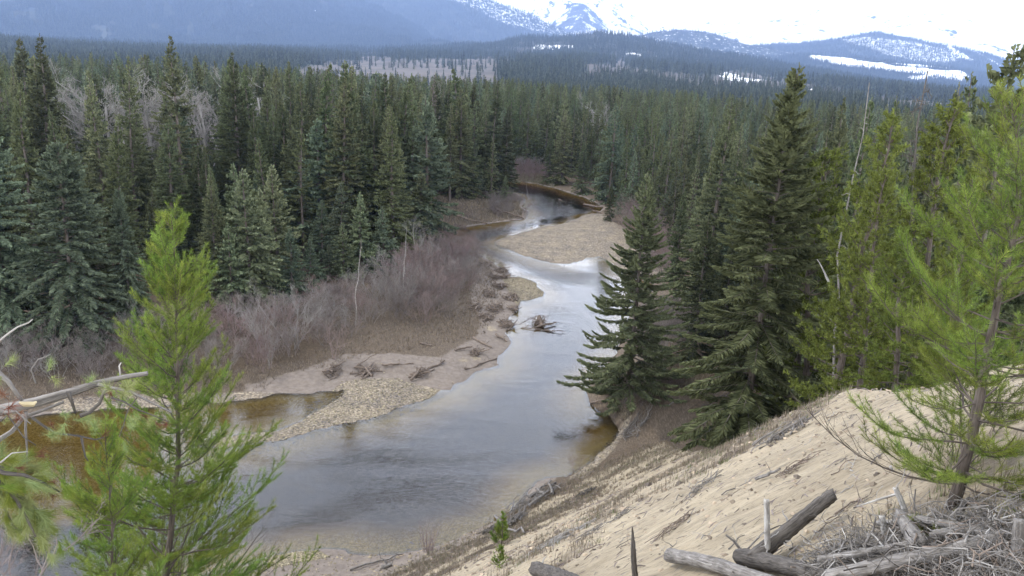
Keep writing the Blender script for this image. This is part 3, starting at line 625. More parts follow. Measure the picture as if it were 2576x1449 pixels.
# ---------------------------------------------------------------- trees
def gn_instances(name, label, pts, hts, variants, seed=0, unit=1.0, sxy=(1, 1)):
    """one object that stands for a far wood nobody could count: variants are unit-size tree meshes"""
    rg = np.random.default_rng(seed); n = len(pts)
    me = bpy.data.meshes.new(name); me.vertices.add(n); me.vertices.foreach_set('co', np.asarray(pts, np.float32).ravel())
    a = me.attributes.new('rot', 'FLOAT_VECTOR', 'POINT'); r = np.zeros((n, 3)); r[:, 2] = rg.random(n) * 6.283; r[:, 0] = rg.normal(0, .025, n); r[:, 1] = rg.normal(0, .025, n)
    a.data.foreach_set('vector', r.astype(np.float32).ravel())
    s = np.stack([hts * rg.uniform(sxy[0] * .85, sxy[1] * 1.15, n), hts, hts], -1); s[:, 1] = s[:, 0]
    a = me.attributes.new('scl', 'FLOAT_VECTOR', 'POINT'); a.data.foreach_set('vector', (s / unit).astype(np.float32).ravel())
    o = link(name, me); props(o, label, None, None, 'stuff')
    col = bpy.data.collections.new(name + '_kinds')
    for k, v in enumerate(variants):
        col.objects.link(bpy.data.objects.new('%s_kind' % name, v))
    ng = bpy.data.node_groups.new(name, 'GeometryNodeTree')
    ng.interface.new_socket('Geometry', in_out='INPUT', socket_type='NodeSocketGeometry'); ng.interface.new_socket('Geometry', in_out='OUTPUT', socket_type='NodeSocketGeometry')
    N, L = ng.nodes, ng.links
    gi = N.new('NodeGroupInput'); go = N.new('NodeGroupOutput'); iop = N.new('GeometryNodeInstanceOnPoints'); ci = N.new('GeometryNodeCollectionInfo')
    ci.inputs['Collection'].default_value = col; ci.inputs['Separate Children'].default_value = True; ci.inputs['Reset Children'].default_value = True
    iop.inputs['Pick Instance'].default_value = True
    def na(nm, ty):
        x = N.new('GeometryNodeInputNamedAttribute'); x.data_type = ty; x.inputs['Name'].default_value = nm; return x.outputs['Attribute']
    ri = N.new('FunctionNodeRandomValue'); ri.data_type = 'INT'; ri.inputs[4].default_value = 0; ri.inputs[5].default_value = len(variants) - 1
    L.new(gi.outputs[0], iop.inputs['Points']); L.new(ci.outputs[0], iop.inputs['Instance']); L.new(ri.outputs[2], iop.inputs['Instance Index'])
    e2r = N.new('FunctionNodeEulerToRotation'); L.new(na('rot', 'FLOAT_VECTOR'), e2r.inputs[0]); L.new(e2r.outputs[0], iop.inputs['Rotation'])
    L.new(na('scl', 'FLOAT_VECTOR'), iop.inputs['Scale']); L.new(iop.outputs[0], go.inputs[0])
    md = o.modifiers.new('wood', 'NODES'); md.node_group = ng
    return o

def tiny_conifer(seed):
    """about fifty triangles, one metre tall: for mountainsides"""
    rg = np.random.default_rng(seed); mb = MB(); T = []
    for k in range(7):
        z = .06 + k * .135; r = .15 * (1 - k / 7.6) + .012; a0 = rg.random() * 6
        for j in range(5):
            a = a0 + j * 1.2566 + rg.normal(0, .15); rr = r * rg.uniform(.7, 1.2)
            p = np.array([0, 0, z + .17 * rg.uniform(.8, 1.1)]); q = np.array([math.cos(a - .5) * rr, math.sin(a - .5) * rr, z]); s = np.array([math.cos(a + .5) * rr, math.sin(a + .5) * rr, z - rg.random() * .03])
            T.append([p, q, s])
    mb.tris(np.array(T), rg.random(len(T))); return mb.mesh('far_conifer', M['far'])

def spruce_parts(seed, h, R, dt=.12, dz=.33, bare=.02, ragged=.25, tw=.075, gap=0, mass=1.0, top=.9, curl=.25, upper=(.45,)):
    """returns (wood, crown) builders; foot at the origin"""
    rg = np.random.default_rng(seed); wood = MB(); crown = MB()
    k = 12; tz = np.linspace(0, 1, k); bend = np.cumsum(rg.normal(0, .004 * h, (k, 2)), 0) * tz[:, None]
    r0 = .0105 * h + .03
    tp = np.stack([bend[:, 0], bend[:, 1], tz * h], -1)
    wood.add(*tube(tp, r0 * (1 - tz) ** .9 + .008, 7))
    zb = h * bare; z = zb; BR = []
    while z < h * .985:
        t = (z - zb) / (h - zb); n = int(rg.integers(4, 7)) if t < .9 else 4
        for j in range(n):
            if rg.random() < gap: continue
            BR.append((z + rg.normal(0, dz * .3), rg.random() * 6.283, t))
        z += dz * (.55 + .6 * (1 - t)) * rg.uniform(.8, 1.2)
    BR = np.array(BR); z, az, t = BR.T; t = np.clip(t, 0, 1); nb = len(z)
    lump = .75 + .5 * vnoise(t * 9 + az * .3, az * 1.3 + seed, seed)           # whole sectors stick out or fall short
    L = R * (1 - t) ** top * (1 - ragged / 2 + ragged * rg.random(nb)) * lump * np.minimum(1, .62 + t * 3) + .10
    e0 = np.radians(-14 + 50 * t ** 1.3 + rg.normal(0, 6, nb))
    sag = (.34 * (1 - t) ** .7 + .03) * rg.uniform(.6, 1.3, nb)
    bx = np.interp(z, tp[:, 2], tp[:, 0]); by = np.interp(z, tp[:, 2], tp[:, 1])
    dirh = np.stack([np.cos(az), np.sin(az)], -1)
    def pos(i, s):
        r = L[i] * s; zz = z[i] + L[i] * (s * np.sin(e0[i]) - sag[i] * s * s + curl * s ** 3 * (1 - t[i] * .5))
        return np.stack([bx[i] + dirh[i, 0] * r * np.cos(e0[i]), by[i] + dirh[i, 1] * r * np.cos(e0[i]), zz], -1)
    # branch wood: flat tapering slivers, two per branch
    ii = np.arange(nb); s1 = np.full(nb, .5); pA = pos(ii, np.zeros(nb)); pB = pos(ii, s1); pC = pos(ii, np.full(nb, .92))
    wv = np.array([0, 0, 1.0]) * (.006 + .009 * L)[:, None]
    sd_ = np.stack([-dirh[:, 1], dirh[:, 0], np.zeros(nb)], -1) * (.006 + .009 * L)[:, None]
    wood.tris(np.concatenate([np.stack([pA - wv, pA + wv, pB + wv * .3], 1), np.stack([pB - sd_ * .6, pB + sd_ * .6, pC], 1), np.stack([pA - sd_, pA + sd_, pB], 1)]), .4)
    nt = np.maximum(5, (2.0 * L / dt * mass).astype(int)); bi = np.repeat(ii, nt); n = len(bi)
    s = .10 + .92 * rg.random(n) ** .75; side = np.where(rg.random(n) < .5, -1.0, 1.0)
    p = pos(bi, s); p2 = pos(bi, s + .04); ax = p2 - p; ax /= np.linalg.norm(ax, axis=1)[:, None]
    per = np.stack([-dirh[bi, 1], dirh[bi, 0], np.zeros(n)], -1) * side[:, None]
    an = np.radians(rg.uniform(38, 70, n)) * (1 - .6 * np.clip(s - .7, 0, .3) / .3)
    d = ax * np.cos(an)[:, None] + per * np.sin(an)[:, None]; d[:, 2] += rg.uniform(-.28, .12, n) - .10
    d /= np.linalg.norm(d, axis=1)[:, None]
    tl = (np.minimum(.34 * L[bi] * (1.08 - s), .42) + .12) * rg.uniform(.6, 1.25, n)
    w = tw * rg.uniform(.7, 1.4, n); nrm = np.cross(d, np.array([0, 0, 1.0])); nrm /= np.linalg.norm(nrm, axis=1)[:, None] + 1e-9
    tilt = rg.normal(0, .8, n); up = np.cross(nrm, d); wv = nrm * np.cos(tilt)[:, None] + up * np.sin(tilt)[:, None]
    tip = p + d * tl[:, None]; mid = p + d * (tl * .45)[:, None]
    tint = np.clip(.34 + .22 * rg.normal(0, 1, n) + .35 * (s - .5) + .25 * (vnoise(z[bi] * 1.1 + seed, az[bi] * 2.1, seed + 3) - .5), 0, 1)
    A = np.stack([p - wv * w[:, None] * .35, mid + wv * w[:, None], tip], 1); B = np.stack([p + wv * w[:, None] * .35, tip, mid - wv * w[:, None]], 1)
    hang = np.array([0, 0, -1.0]) * (w * rg.uniform(.8, 2.9, n))[:, None]
    Cc = np.stack([p, tip, mid + hang], 1)
    crown.tris(np.concatenate([A, B, Cc]), np.concatenate([tint, tint, tint * .85]))
    # leader
    for q in range(10):
        a = rg.random() * 6.28; zz = h * (.965 + .035 * q / 10); o = np.array([tp[-1, 0], tp[-1, 1], zz]); dd = np.array([math.cos(a) * .5, math.sin(a) * .5, .8]) * .14
        crown.tris(np.array([[o, o + dd, o + np.array([0.02, 0.02, .16])]]), .6)
    return wood, crown

def far_spruce(seed, mat_, R=.15, bare=.05, h=20.0):
    w, c = spruce_parts(seed, h, R * h, dt=.30, dz=.62, bare=bare, tw=.14, ragged=.35)
    mb = MB()
    for src, mi in ((w, 1), (c, 0)):
        for v, f, t in zip(src.v, src.f, src.t):
            pass
    wv = np.concatenate(w.v); wf = np.concatenate(w.f); cv = np.concatenate(c.v); cf = np.concatenate(c.f)
    mb.add(wv, wf, np.concatenate(w.t), 1); mb.add(cv, cf, np.concatenate(c.t), 0)
    return mb.mesh('far_spruce', [M[mat_], M['bark']])

def twiggy(seed, h, spread, stems, depth, mb=None, r0=.02, lean=.35, kids=5, trunk=False, minr=.004, up=.5, flare=1.0):
    """bare deciduous growth: recursively forking thin stems"""
    rg = np.random.default_rng(seed); mb = mb or MB()
    def grow(p, d, L, r, lev):
        k = 5 if lev < 2 else 3
        pts = [p]; dd = d.copy()
        for q in range(k - 1):
            dd = dd + rg.normal(0, .13, 3) + np.array([0, 0, .06 * up]); dd /= np.linalg.norm(dd)
            pts.append(pts[-1] + dd * L / (k - 1))
        pts = np.array(pts)
        if lev < 2: mb.add(*tube(pts, np.linspace(r, r * .5, k), 4 if lev else 6, False), tint=rg.uniform(.2, .8))
        else:
            side = np.cross(dd, rg.normal(0, 1, 3)); side /= np.linalg.norm(side) + 1e-9
            a, b_ = pts[:-1], pts[1:]; w1 = side * r; T = [np.stack([a - w1, a + w1, b_], 1)]
            s2 = np.cross(side, dd); T.append(np.stack([a - s2 * r, a + s2 * r, b_], 1))
            mb.tris(np.concatenate(T), rg.uniform(.2, .9))
        if lev >= depth: return
        n = kids if lev else kids + (3 if trunk else 0)
        for q in range(n):
            t = rg.uniform(.25 if not trunk or lev else .35, 1); i = min(int(t * (k - 1)), k - 2); pp = pts[i] + (pts[i + 1] - pts[i]) * (t * (k - 1) - i)
            sd_ = rg.normal(0, 1, 3); sd_ -= sd_ @ dd * dd; sd_ /= np.linalg.norm(sd_)
            nd = dd * .8 + sd_ * rg.uniform(.35, .8) * flare + np.array([0, 0, .25 * up]); nd /= np.linalg.norm(nd)
            grow(pp, nd, L * rg.uniform(.38, .62) * (1.15 - t * .4), max(r * .5, minr), lev + 1)
    for s in range(stems):
        a = rg.random() * 6.283; rr = spread * math.sqrt(rg.random()) * (0 if trunk else 1)
        p = np.array([math.cos(a) * rr, math.sin(a) * rr, -.05]); l = lean * rg.uniform(.2, 1)
        d = np.array([math.cos(a) * l, math.sin(a) * l, 1.0]); d /= np.linalg.norm(d)
        grow(p, d, h * rg.uniform(.55, .8) if depth > 1 else h * rg.uniform(.6, 1), r0 * rg.uniform(.7, 1.2), 0)
    return mb

# mountainside woods
tinies = [tiny_conifer(s) for s in (1, 2, 3)]
names = ['foothill_forest', 'slope_forest', 'knoll_forest', 'ridge_forest', 'mountain_forest', 'back_mountain_forest', 'shoulder_forest']
labs = ['conifer forest covering the low foothills', 'conifer forest on the long right slope', 'trees on the snowy knoll', 'forest on the blue right ridge', 'forest on the broad left mountain', 'forest on the paler back mountain', 'trees on the snow speckled shoulder']
for (p_, h_), nm, lb in zip(TREEPTS, names, labs): gn_instances(nm, lb, p_, h_, tinies, 5)

# --- near and middle forest
rgF = np.random.default_rng(77)
SP = []      # (wood mesh, crown mesh, height)
def spruce_proto(seed, h, R, mat_='spruce', bark='bark', **k):
    w, c = spruce_parts(seed, h, R, **k)
    return (w.mesh('trunk', M[bark]), c.mesh('crown', M[mat_]), h)
for s_, h_, R_, m_, b_ in ((11, 22, 3.3, 'spruce', .02), (12, 24, 2.9, 'spruce', .12), (13, 21, 3.0, 'spruce_olive', .06), (14, 18, 3.4, 'spruce', .0), (15, 25, 2.6, 'spruce', .2), (16, 12, 3.0, 'spruce_blue', .0), (17, 9, 2.5, 'spruce_blue', .0), (18, 12, 3.2, 'spruce_light', .0), (19, 9, 2.6, 'spruce_light', .0)):
    SP.append(spruce_proto(s_, h_, R_, m_, bare=b_, dt=.12, dz=.38, tw=.085))
SP.append(spruce_proto(20, 20, 1.7, 'spruce_grey', bare=.1, dt=.2, dz=.5, tw=.06, gap=.3, mass=.6, ragged=.7))
TREES = []
def put_tree(proto, x, y, z, h, rz, wx=1.0, name='spruce_tree', label=None, group=None, tilt=(0, 0), cat='tree'):
    s = h / proto[2]
    e = empty(name, (x, y, z - .08), rz, tilt, (s * wx, s * wx, s)); props(e, label, cat, group)
    link('trunk', proto[0], e); link('crown', proto[1], e); TREES.append((x, y)); LASTT[0] = e; return e
LASTT = [None]
def at_px(px, py): return hit(px, py)
def tree_px(proto, bx, by, ty, label, D=None, wx=1.0, tilt=(0, 0), name='spruce_tree', group=None, tx=None, rz=None):
    """a tree whose foot shows at photo point (bx, by), or stands D metres out below it, and whose tip shows at height ty"""
    if D is None: p = hit(bx, by)
    else:
        d = ray(bx, by); x, y = d[0] * D, d[1] * D; p = np.array([x, y, gz(x, y)])
    D = math.hypot(p[0], p[1]); tx = bx if tx is None else tx
    zt = CAMZ + float(ray(tx, ty)[2]) * D
    h = zt - p[2]
    return put_tree(proto, p[0], p[1], p[2], h, rgF.random() * 6.28 if rz is None else rz, wx, name, label, group, tilt)
# big individual spruces, each with its own shape
H_CENTRE = spruce_proto(101, 20, 5.6, 'spruce', dt=.055, dz=.34, tw=.055, ragged=.45, top=.98, bare=.015, curl=.42)
H_OLIVE = spruce_proto(102, 18.5, 4.1, 'spruce_olive', dt=.042, dz=.25, tw=.042, ragged=.6, top=.75, bare=.01, curl=.22)
H_BROAD = spruce_proto(103, 20, 5.2, 'spruce_blue', dt=.085, dz=.33, tw=.085, ragged=.35, top=.62, bare=.0, curl=.12)
H_GAPPY = spruce_proto(104, 26, 3.9, 'spruce', dt=.11, dz=.52, tw=.085, ragged=.5, top=.85, bare=.12, gap=.12)
H_THIN = spruce_proto(105, 9, 1.9, 'spruce_olive', dt=.10, dz=.32, tw=.05, ragged=.4, top=.8, bare=.02, gap=.25, mass=.7)
H_SNAGGY = spruce_proto(106, 17, 2.0, 'spruce_olive', dt=.10, dz=.40, tw=.07, ragged=.6, top=.5, bare=.12, gap=.2)
B = SP
LM = [  # proto, base x, base y, tip y, D, width, label, tip x
 (H_CENTRE, 1578, 1008, 430, None, .98, 'broad dark spruce standing alone at the river edge, its branch tips upturned'),
 (H_OLIVE, 1885, 985, 152, 45, .86, 'tall olive green spruce on the bluff shoulder, its spire the highest right of the river'),
 (H_GAPPY, 2000, 960, 318, 50, 1.0, 'dull green spruce with grey limbs right behind the tall olive spruce'),
 (B[3], 1745, 900, 530, 76, 1.15, 'dark green spruce filling the gap behind the lone riverside spruce'),
 (B[0], 1690, 800, 470, None, 1.0, 'dark spruce beside the purple thicket right of the gravel bar'),
 (H_BROAD, 190, 856, 352, None, 1.1, 'massive broad blue green spruce at the left forest edge above the bare shrubs'),
 (H_BROAD, 20, 850, 268, None, .95, 'broad layered spruce at the far left edge of the photo, beside the massive one'),
 (H_BROAD, 330, 815, 470, None, .62, 'narrow dark spruce between the massive left spruce and the lime green pine'),
 (H_GAPPY, 470, 640, 88, None, 1.05, 'very tall dark spruce with open tiered top rising above the left skyline'),
 (H_GAPPY, 610, 600, 130, None, 1.0, 'tall spruce with dense olive top, second from the open tiered one on the skyline'),
 (B[1], 148, 620, 85, None, 1.25, 'tall spruce with heavy drooping tiers on the left skyline above the river glimpse'),
 (B[0], 16, 640, 87, None, 1.2, 'tall spruce whose tip stands leftmost on the skyline'),
 (H_GAPPY, 350, 640, 138, None, .85, 'spruce with ragged top in front of the white bare cottonwoods'),
 (B[1], 275, 650, 170, None, 1.0, 'slim spruce left of the white bare cottonwoods'),
 (B[4], 735, 560, 152, None, 1.0, 'tall narrow spruce with long bare grey trunk in the left stand'),
 (B[2], 95, 700, 200, None, 1.0, 'olive spruce behind the massive broad spruce, near its left shoulder'),
 (B[0], 180, 690, 268, None, .9, 'dark spruce whose tip ends just over the massive broad spruce'),
 (B[0], 440, 700, 290, None, 1.35, 'wide dark spruce directly behind the tip of the lime green pine'),
 (B[3], 402, 730, 478, None, 1.1, 'blue grey young spruce just left of the lime green pine tip'),
 (B[3], 545, 765, 448, None, 1.2, 'grey green spruce just right of the lime green pine'),
 (B[7], 632, 760, 425, None, 1.15, 'blue green spruce with pale upper shoots, second right of the lime green pine'),
 (B[7], 700, 720, 415, None, 1.0, 'slim pale tipped spruce above the grey thicket'),
 (H_THIN, 765, 650, 330, None, .9, 'sparse rusty tipped spruce standing forward of the dense left stand'),
 (B[5], 735, 755, 572, None, 1.1, 'young blue spruce nearest the grey thicket on the left bank'),
 (B[6], 830, 705, 612, None, 1.0, 'small dark young spruce at the edge of the left thicket'),
 (B[5], 812, 690, 500, None, 1.1, 'medium blue green spruce in the middle of the left bank front row'),
 (B[7], 905, 690, 482, None, 1.0, 'pale topped young spruce with small spruce at its foot'),
 (B[8], 585, 775, 560, None, 1.1, 'small pale spruce in shade between the grey green and pale shooted front spruces'),
 (B[6], 785, 735, 600, None, 1.1, 'little blue spruce just right of the young blue spruce by the thicket'),
 (B[8], 865, 700, 560, None, 1.1, 'small pale spruce left of the pale topped young spruce'),
 (B[6], 965, 680, 520, None, 1.1, 'slim dark spruce between the pale topped spruce and the light green one'),
 (B[7], 660, 745, 470, None, .9, 'pale narrow spruce squeezed between the two front row blue green spruces'),
 (B[5], 860, 680, 455, None, 1.1, 'mid sized blue spruce behind the small pale spruce at the thicket'),
 (B[6], 922, 690, 585, None, 1.1, 'small spruce rising out of the purple shrubs'),
 (B[7], 1055, 612, 430, None, 1.25, 'light green spruce standing alone among shrubs beside the inner river bend'),
 (B[8], 600, 690, 412, None, .9, 'short pale green spruce tucked in the front of the left stand'),
 (B[4], 1075, 505, 230, None, 1.25, 'tall dull brown green spruce left of the river bend'),
 (B[4], 1130, 510, 255, None, 1.1, 'tall bare stemmed spruce beside the river bend clearing'),
 (B[5], 1190, 500, 358, None, 1.0, 'small spruce with bare lower trunk before the dark stand at the bend'),
 (H_GAPPY, 1235, 492, 200, None, .95, 'tall ragged spruce at the corner of the inner river bend'),
 (B[0], 1268, 490, 262, None, 1.15, 'drooping spruce overhanging the inner river bend'),
 (B[7], 1270, 508, 440, None, 1.1, 'low pale spruce leaning over the shore at the inner bend'),
 (B[3], 1412, 462, 276, None, 1.2, 'pointed pyramid spruce on the far bank at the head of the river'),
 (B[3], 1380, 462, 330, None, 1.0, 'pyramid spruce just left of the pointed one at the head of the river'),
 (B[7], 1343, 420, 300, None, 1.2, 'slender pale spruce above the far bare thicket'),
 (B[3], 1462, 487, 350, None, 1.1, 'dark spruce dipping its boughs over the upper river'),
 (B[7], 1508, 498, 385, None, .9, 'light green young spruce on the right of the upper river'),
 (B[5], 1512, 505, 440, None, .7, 'smallest rusty spruce on the right shore of the upper river'),
 (B[3], 1532, 556, 455, None, .9, 'small dark spruce leaning at the top of the large gravel bar'),
 (B[8], 1745, 640, 520, None, 1.2, 'pale green young spruce behind the right hand thicket'),
]
def pine_proto(seed, h, R, mat_, dt=.10, dz=.42, tw=.085, lmax=.35, gap=.1, bare=.1, top=.6):
    """lodgepole pine seen from some way off: upswept limbs with bushy shoots"""
    rg = np.random.default_rng(seed); wood = MB(); crown = MB()
    k = 12; tz = np.linspace(0, 1, k); bend = np.cumsum(rg.normal(0, .008 * h, (k, 2)), 0) * tz[:, None]
    tp = np.stack([bend[:, 0], bend[:, 1], tz * h], -1); wood.add(*tube(tp, (.011 * h + .02) * (1 - tz) ** .8 + .01, 7))
    z = h * bare; T = []; I = []
    while z < h * .99:
        t = (z - h * bare) / (h * (1 - bare))
        for j in range(int(rg.integers(3, 6))):
            if rg.random() < gap: continue
            a = rg.random() * 6.28; L = R * ((1 - t) ** top) * rg.uniform(.55, 1.1) * min(1, .5 + t * 2.5) + .15
            e = math.radians(8 + 42 * t + rg.normal(0, 8)); o = np.array([np.interp(z, tp[:, 2], tp[:, 0]), np.interp(z, tp[:, 2], tp[:, 1]), z])
            n = 7; s = np.linspace(0, 1, n)[:, None]; dh = np.array([math.cos(a), math.sin(a), 0])
            pts = o + dh * L * s * math.cos(e) + np.array([0, 0, 1.]) * (L * (s * math.sin(e) + .35 * s ** 2.2 - .18 * s)) + rg.normal(0, .03, (n, 3)) * L * s
            wood.add(*tube(pts, np.linspace(.012 + .012 * L, .006, n), 4, False))
            m = max(4, int(L / dt * 1.6)); ss = .22 + .80 * rg.random(m) ** .8; ss = np.minimum(ss, 1)
            q = np.stack([np.interp(ss, s[:, 0], pts[:, c]) for c in range(3)], -1); sd_ = rg.normal(0, 1, (m, 3)); sd_[:, 2] *= .5
            dd = dh * .75 + sd_ * .55 + np.array([0, 0, .55]); dd /= np.linalg.norm(dd, axis=1)[:, None]
            ln = (lmax * L * (1.1 - ss) * .5 + .16) * rg.uniform(.6, 1.3, m)
            I.append(np.concatenate([q, dd, ln[:, None], ss[:, None]], 1))
        z += dz * rg.uniform(.7, 1.3) * (1 - .4 * t)
    I = np.concatenate(I); q, dd, ln = I[:, :3], I[:, 3:6], I[:, 6]
    nn = 11; m = len(q); q = np.repeat(q, nn, 0); d0 = np.repeat(dd, nn, 0); l0 = np.repeat(ln, nn); u = rg.random(m * nn)
    base = q + d0 * (l0 * u)[:, None]; r = rg.normal(0, 1, (m * nn, 3)); r -= (r * d0).sum(1)[:, None] * d0; r /= np.linalg.norm(r, axis=1)[:, None]
    nd = d0 * .62 + r * .75; nl = tw * rg.uniform(.8, 1.4, m * nn)
    sdv = np.cross(nd, rg.normal(0, 1, (m * nn, 3))); sdv /= np.linalg.norm(sdv, axis=1)[:, None]
    tip = base + nd * nl[:, None]; w = (tw * .17)
    tint = np.clip(.45 + .18 * np.repeat(rg.normal(0, 1, m), nn) + .15 * rg.normal(0, 1, m * nn), 0, 1)
    crown.tris(np.stack([base - sdv * w, base + sdv * w, tip], 1), tint)
    return (wood.mesh('trunk', M['bark_pine']), crown.mesh('crown', M[mat_]), h)
PP = [pine_proto(201, 14, 2.6, 'pine_far', tw=.13), pine_proto(202, 12, 2.2, 'pine_far', tw=.13, gap=.2), pine_proto(203, 9, 1.9, 'pine_far', tw=.12)]
LMP = [
 (PP[0], 2112, 872, 285, 36, 1.0, 'large yellow green pine with full rounded crown behind the sand crest', 2235),
 (PP[1], 2195, 850, 430, 33, 1.0, 'smaller yellow green pine right of the large full one on the sand crest', 2215),
 (PP[2], 2070, 800, 372, 47, .9, 'pine with small round tufted head left of the large full pine', 2082),
 (PP[1], 2330, 800, 262, 37, 1.0, 'tall pine with thin top between snags and right skyline spruces', 2385),
 (PP[0], 2420, 800, 420, 30, .9, 'bushy dull green pine behind the nearest right pine', 2440),
 (PP[2], 2290, 820, 560, 31, 1.1, 'low bushy pine in shade beside the sand crest', 2300),
]
LMR = [
 (H_SNAGGY, 2470, 700, 118, 44, 1.0, 'dark spruce leaning right with thin spire tallest on the right skyline', 2535),
 (B[4], 2430, 700, 178, 48, 1.15, 'bushy topped spruce left of the leaning spire on the right skyline', 2468),
 (B[1], 2400, 700, 205, 52, .9, 'narrow spruce leftmost of the three on the right skyline', 2425),
 (B[2], 2150, 700, 245, 72, .9, 'thin olive spruce behind the large full pine', 2160),
 (B[0], 2100, 700, 240, 78, .8, 'narrow spruce left of the grey snag behind the pines', 2110),
 (B[1], 2250, 700, 238, 75, .8, 'dark spruce between grey snag and black topped dead tree', 2262),
 (B[2], 2545, 700, 290, 40, .9, 'olive spruce at the right edge behind the nearest right pine', 2570),
]
def px_lean(bx, by, tx, ty, D):
    return 0
for r in LM: tree_px(r[0], r[1], r[2], r[3], r[6][0].upper() + r[6][1:] if 0 else r[6], D=r[4], wx=r[5])
def lean_tree(r, name):
    proto, bx, by, ty, D, wx, lab, tx = r
    d = ray(bx, by); x, y = d[0] * D, d[1] * D; z = gz(x, y)
    top = at_d(tx, ty, D); v = top - np.array([x, y, z]); h = float(np.linalg.norm(v)); v /= h
    q = Vector((0, 0, 1)).rotation_difference(Vector(v)); s = h / proto[2]
    e = empty(name, (x, y, z - .08), 0, (0, 0), (s * wx, s * wx, s)); e.rotation_euler = q.to_euler(); props(e, lab, 'tree')
    link('trunk', proto[0], e); link('crown', proto[1], e); TREES.append((x, y)); return e
for r in LMP: lean_tree(r, 'pine_tree')
for r in LMR: lean_tree(r, 'spruce_tree')

# ---- the forest: candidates on a jittered grid
OPEN = P0([(-900,880),(0,868),(300,858),(380,812),(560,805),(640,765),(760,770),(860,715),(970,700),(1050,632),(1120,605),(1080,560),(1100,522),(1240,505),(1290,475),(1290,430),(1400,440),(1480,480),(1560,545),(1640,610),(1700,690),(1690,760),(1640,850),(1660,960),(1760,1000),(1750,1600),(-900,1600)], 1.0)
SLOT = P0([(190,425),(232,425),(240,405),(236,340),(210,340),(200,380)], 1.0)
sp_ = 4.7; gxs, gys = np.meshgrid(np.arange(-300, 320, sp_), np.arange(18, 450, sp_)); cx = (gxs + rgF.uniform(-2.2, 2.2, gxs.shape)).ravel(); cyy = (gys + rgF.uniform(-1.7, 1.7, gys.shape)).ravel()
azc = np.degrees(np.arctan2(cx, cyy)); Dc = np.hypot(cx, cyy); ok = (np.abs(azc) < 37) & (Dc < 445) & (Dc > 30)
cx, cyy = cx[ok], cyy[ok]
cz, csd, czb, cbar = ground(cx, cyy, True)
xr2 = ridge_x(cyy)
ok = (csd > 2.5) & ~inpoly(OPEN, cx, cyy) & ~((cx < xr2 + 3) & (czb > 1.2)) & ~((cx < 24) & (cyy < 62) & (cyy > 30) & (cx < xr2 + 5))
ok &= ~((cx > 0) & (np.hypot(cx, cyy) < 42))
ppx, ppy = proj(np.stack([cx, cyy, cz], -1)); ok &= ~((ppx > 196) & (ppx < 240) & (np.hypot(cx, cyy) > 110) & (ppy > 335))
cx, cyy, cz, ppx, ppy = cx[ok], cyy[ok], cz[ok], ppx[ok], ppy[ok]
T_ = np.array(TREES); keep = np.ones(len(cx), bool)
for tx_, ty_ in T_: keep &= np.hypot(cx - tx_, cyy - ty_) > 2.7
for (a_, b2_), t2 in zip([(r[1], r[2]) for r in LM], TREES):      # nothing crowds the front row trees
    if b2_ >= 600: dl = math.hypot(*t2); dc_ = np.hypot(cx, cyy); keep &= ~((np.abs(ppx - a_) < 42) & (dc_ < dl + 2) & (dc_ > dl - 26))
cx, cyy, cz, ppx, ppy = cx[keep], cyy[keep], cz[keep], ppx[keep], ppy[keep]
Dc = np.hypot(cx, cyy)
hh = 18.0 + 4.3 * rgF.normal(0, 1, len(cx)) + 9 * (fbm(cx * .02, cyy * .02, 71, 3) - .5)
hh += 4.5 * (cx < -10) * (cyy > 98) * sstep(260, 120, Dc)             # the left stand is older
hh -= 3 * (cx > 15) * (Dc > 60)
hh = np.where(rgF.random(len(cx)) < .18, hh * .62, hh); hh = np.clip(hh, 6, 31)
# trees on the bluff stand higher: keep their tips under the skyline the valley shows
tipz = cz + hh; lim = 30.3 - .0195 * Dc + np.where(cx < 0, 2.0 * rgF.random(len(cx)), 0) + 3.4 * sstep(-.15, -.5, cx / Dc) - 2.2 * sstep(.05, .5, cx / Dc)
over = tipz > lim; hh = np.where(over, np.maximum(lim - cz - rgF.exponential(2.6, len(cx)), 5), hh)
# the stand is thinner and lower in front of the white cottonwoods
lowz = ((ppx > 285) & (ppx < 335) | (ppx > 362) & (ppx < 435) | (ppx > 500) & (ppx < 575)) & (Dc > 100) & (Dc < 185)
hh = np.where(lowz, np.minimum(hh, CAMZ - Dc * .105 - cz), hh); hh = np.maximum(hh, 5)
order = np.argsort(Dc / hh)
N_IND = 240
grp = [('spruce in the dense dark stand on the left bank, behind the front row', 'spruces of the left bank stand'),
       ('spruce in the forest on the right bank, behind the riverside thicket', 'spruces of the right bank forest'),
       ('spruce growing on the wooded flank of the bluff behind the sand crest', 'spruces on the bluff flank')]
pick = np.array([0, 1, 2, 3, 4, 0, 1, 0, 3, 1, 2, 4, 5, 9])
SPL = []; SPO = []
for k in order[:N_IND]:
    g = 0 if cx[k] < 4 else (2 if (cz[k] > 3.2 and Dc[k] < 75) else 1)
    v = pick[rgF.integers(0, 14)]
    SPL.append((g, ppx[k], float(proj(np.array([cx[k], cyy[k], cz[k] + hh[k] * .75]))[1]), hh[k]))
    put_tree(SP[v], cx[k], cyy[k], cz[k], hh[k], rgF.random() * 6.28, rgF.uniform(.95, 1.55), label=grp[g][0], group=grp[g][1], tilt=tuple(rgF.normal(0, .02, 2)))
    SPO.append(LASTT[0])
rest = order[N_IND:]
fars = [far_spruce(301, 'spruce', .18), far_spruce(302, 'spruce', .15, .15), far_spruce(303, 'spruce_olive', .19), far_spruce(304, 'spruce_blue', .21), far_spruce(305, 'spruce_olive', .14, .2), far_spruce(306, 'spruce', .24)]
gn_instances('spruce_forest', 'continuous spruce forest covering the valley floor beyond the nearest trees', np.stack([cx, cyy, cz - .1], -1)[rest], hh[rest], fars, 9, 20.0, (.85, 1.15))
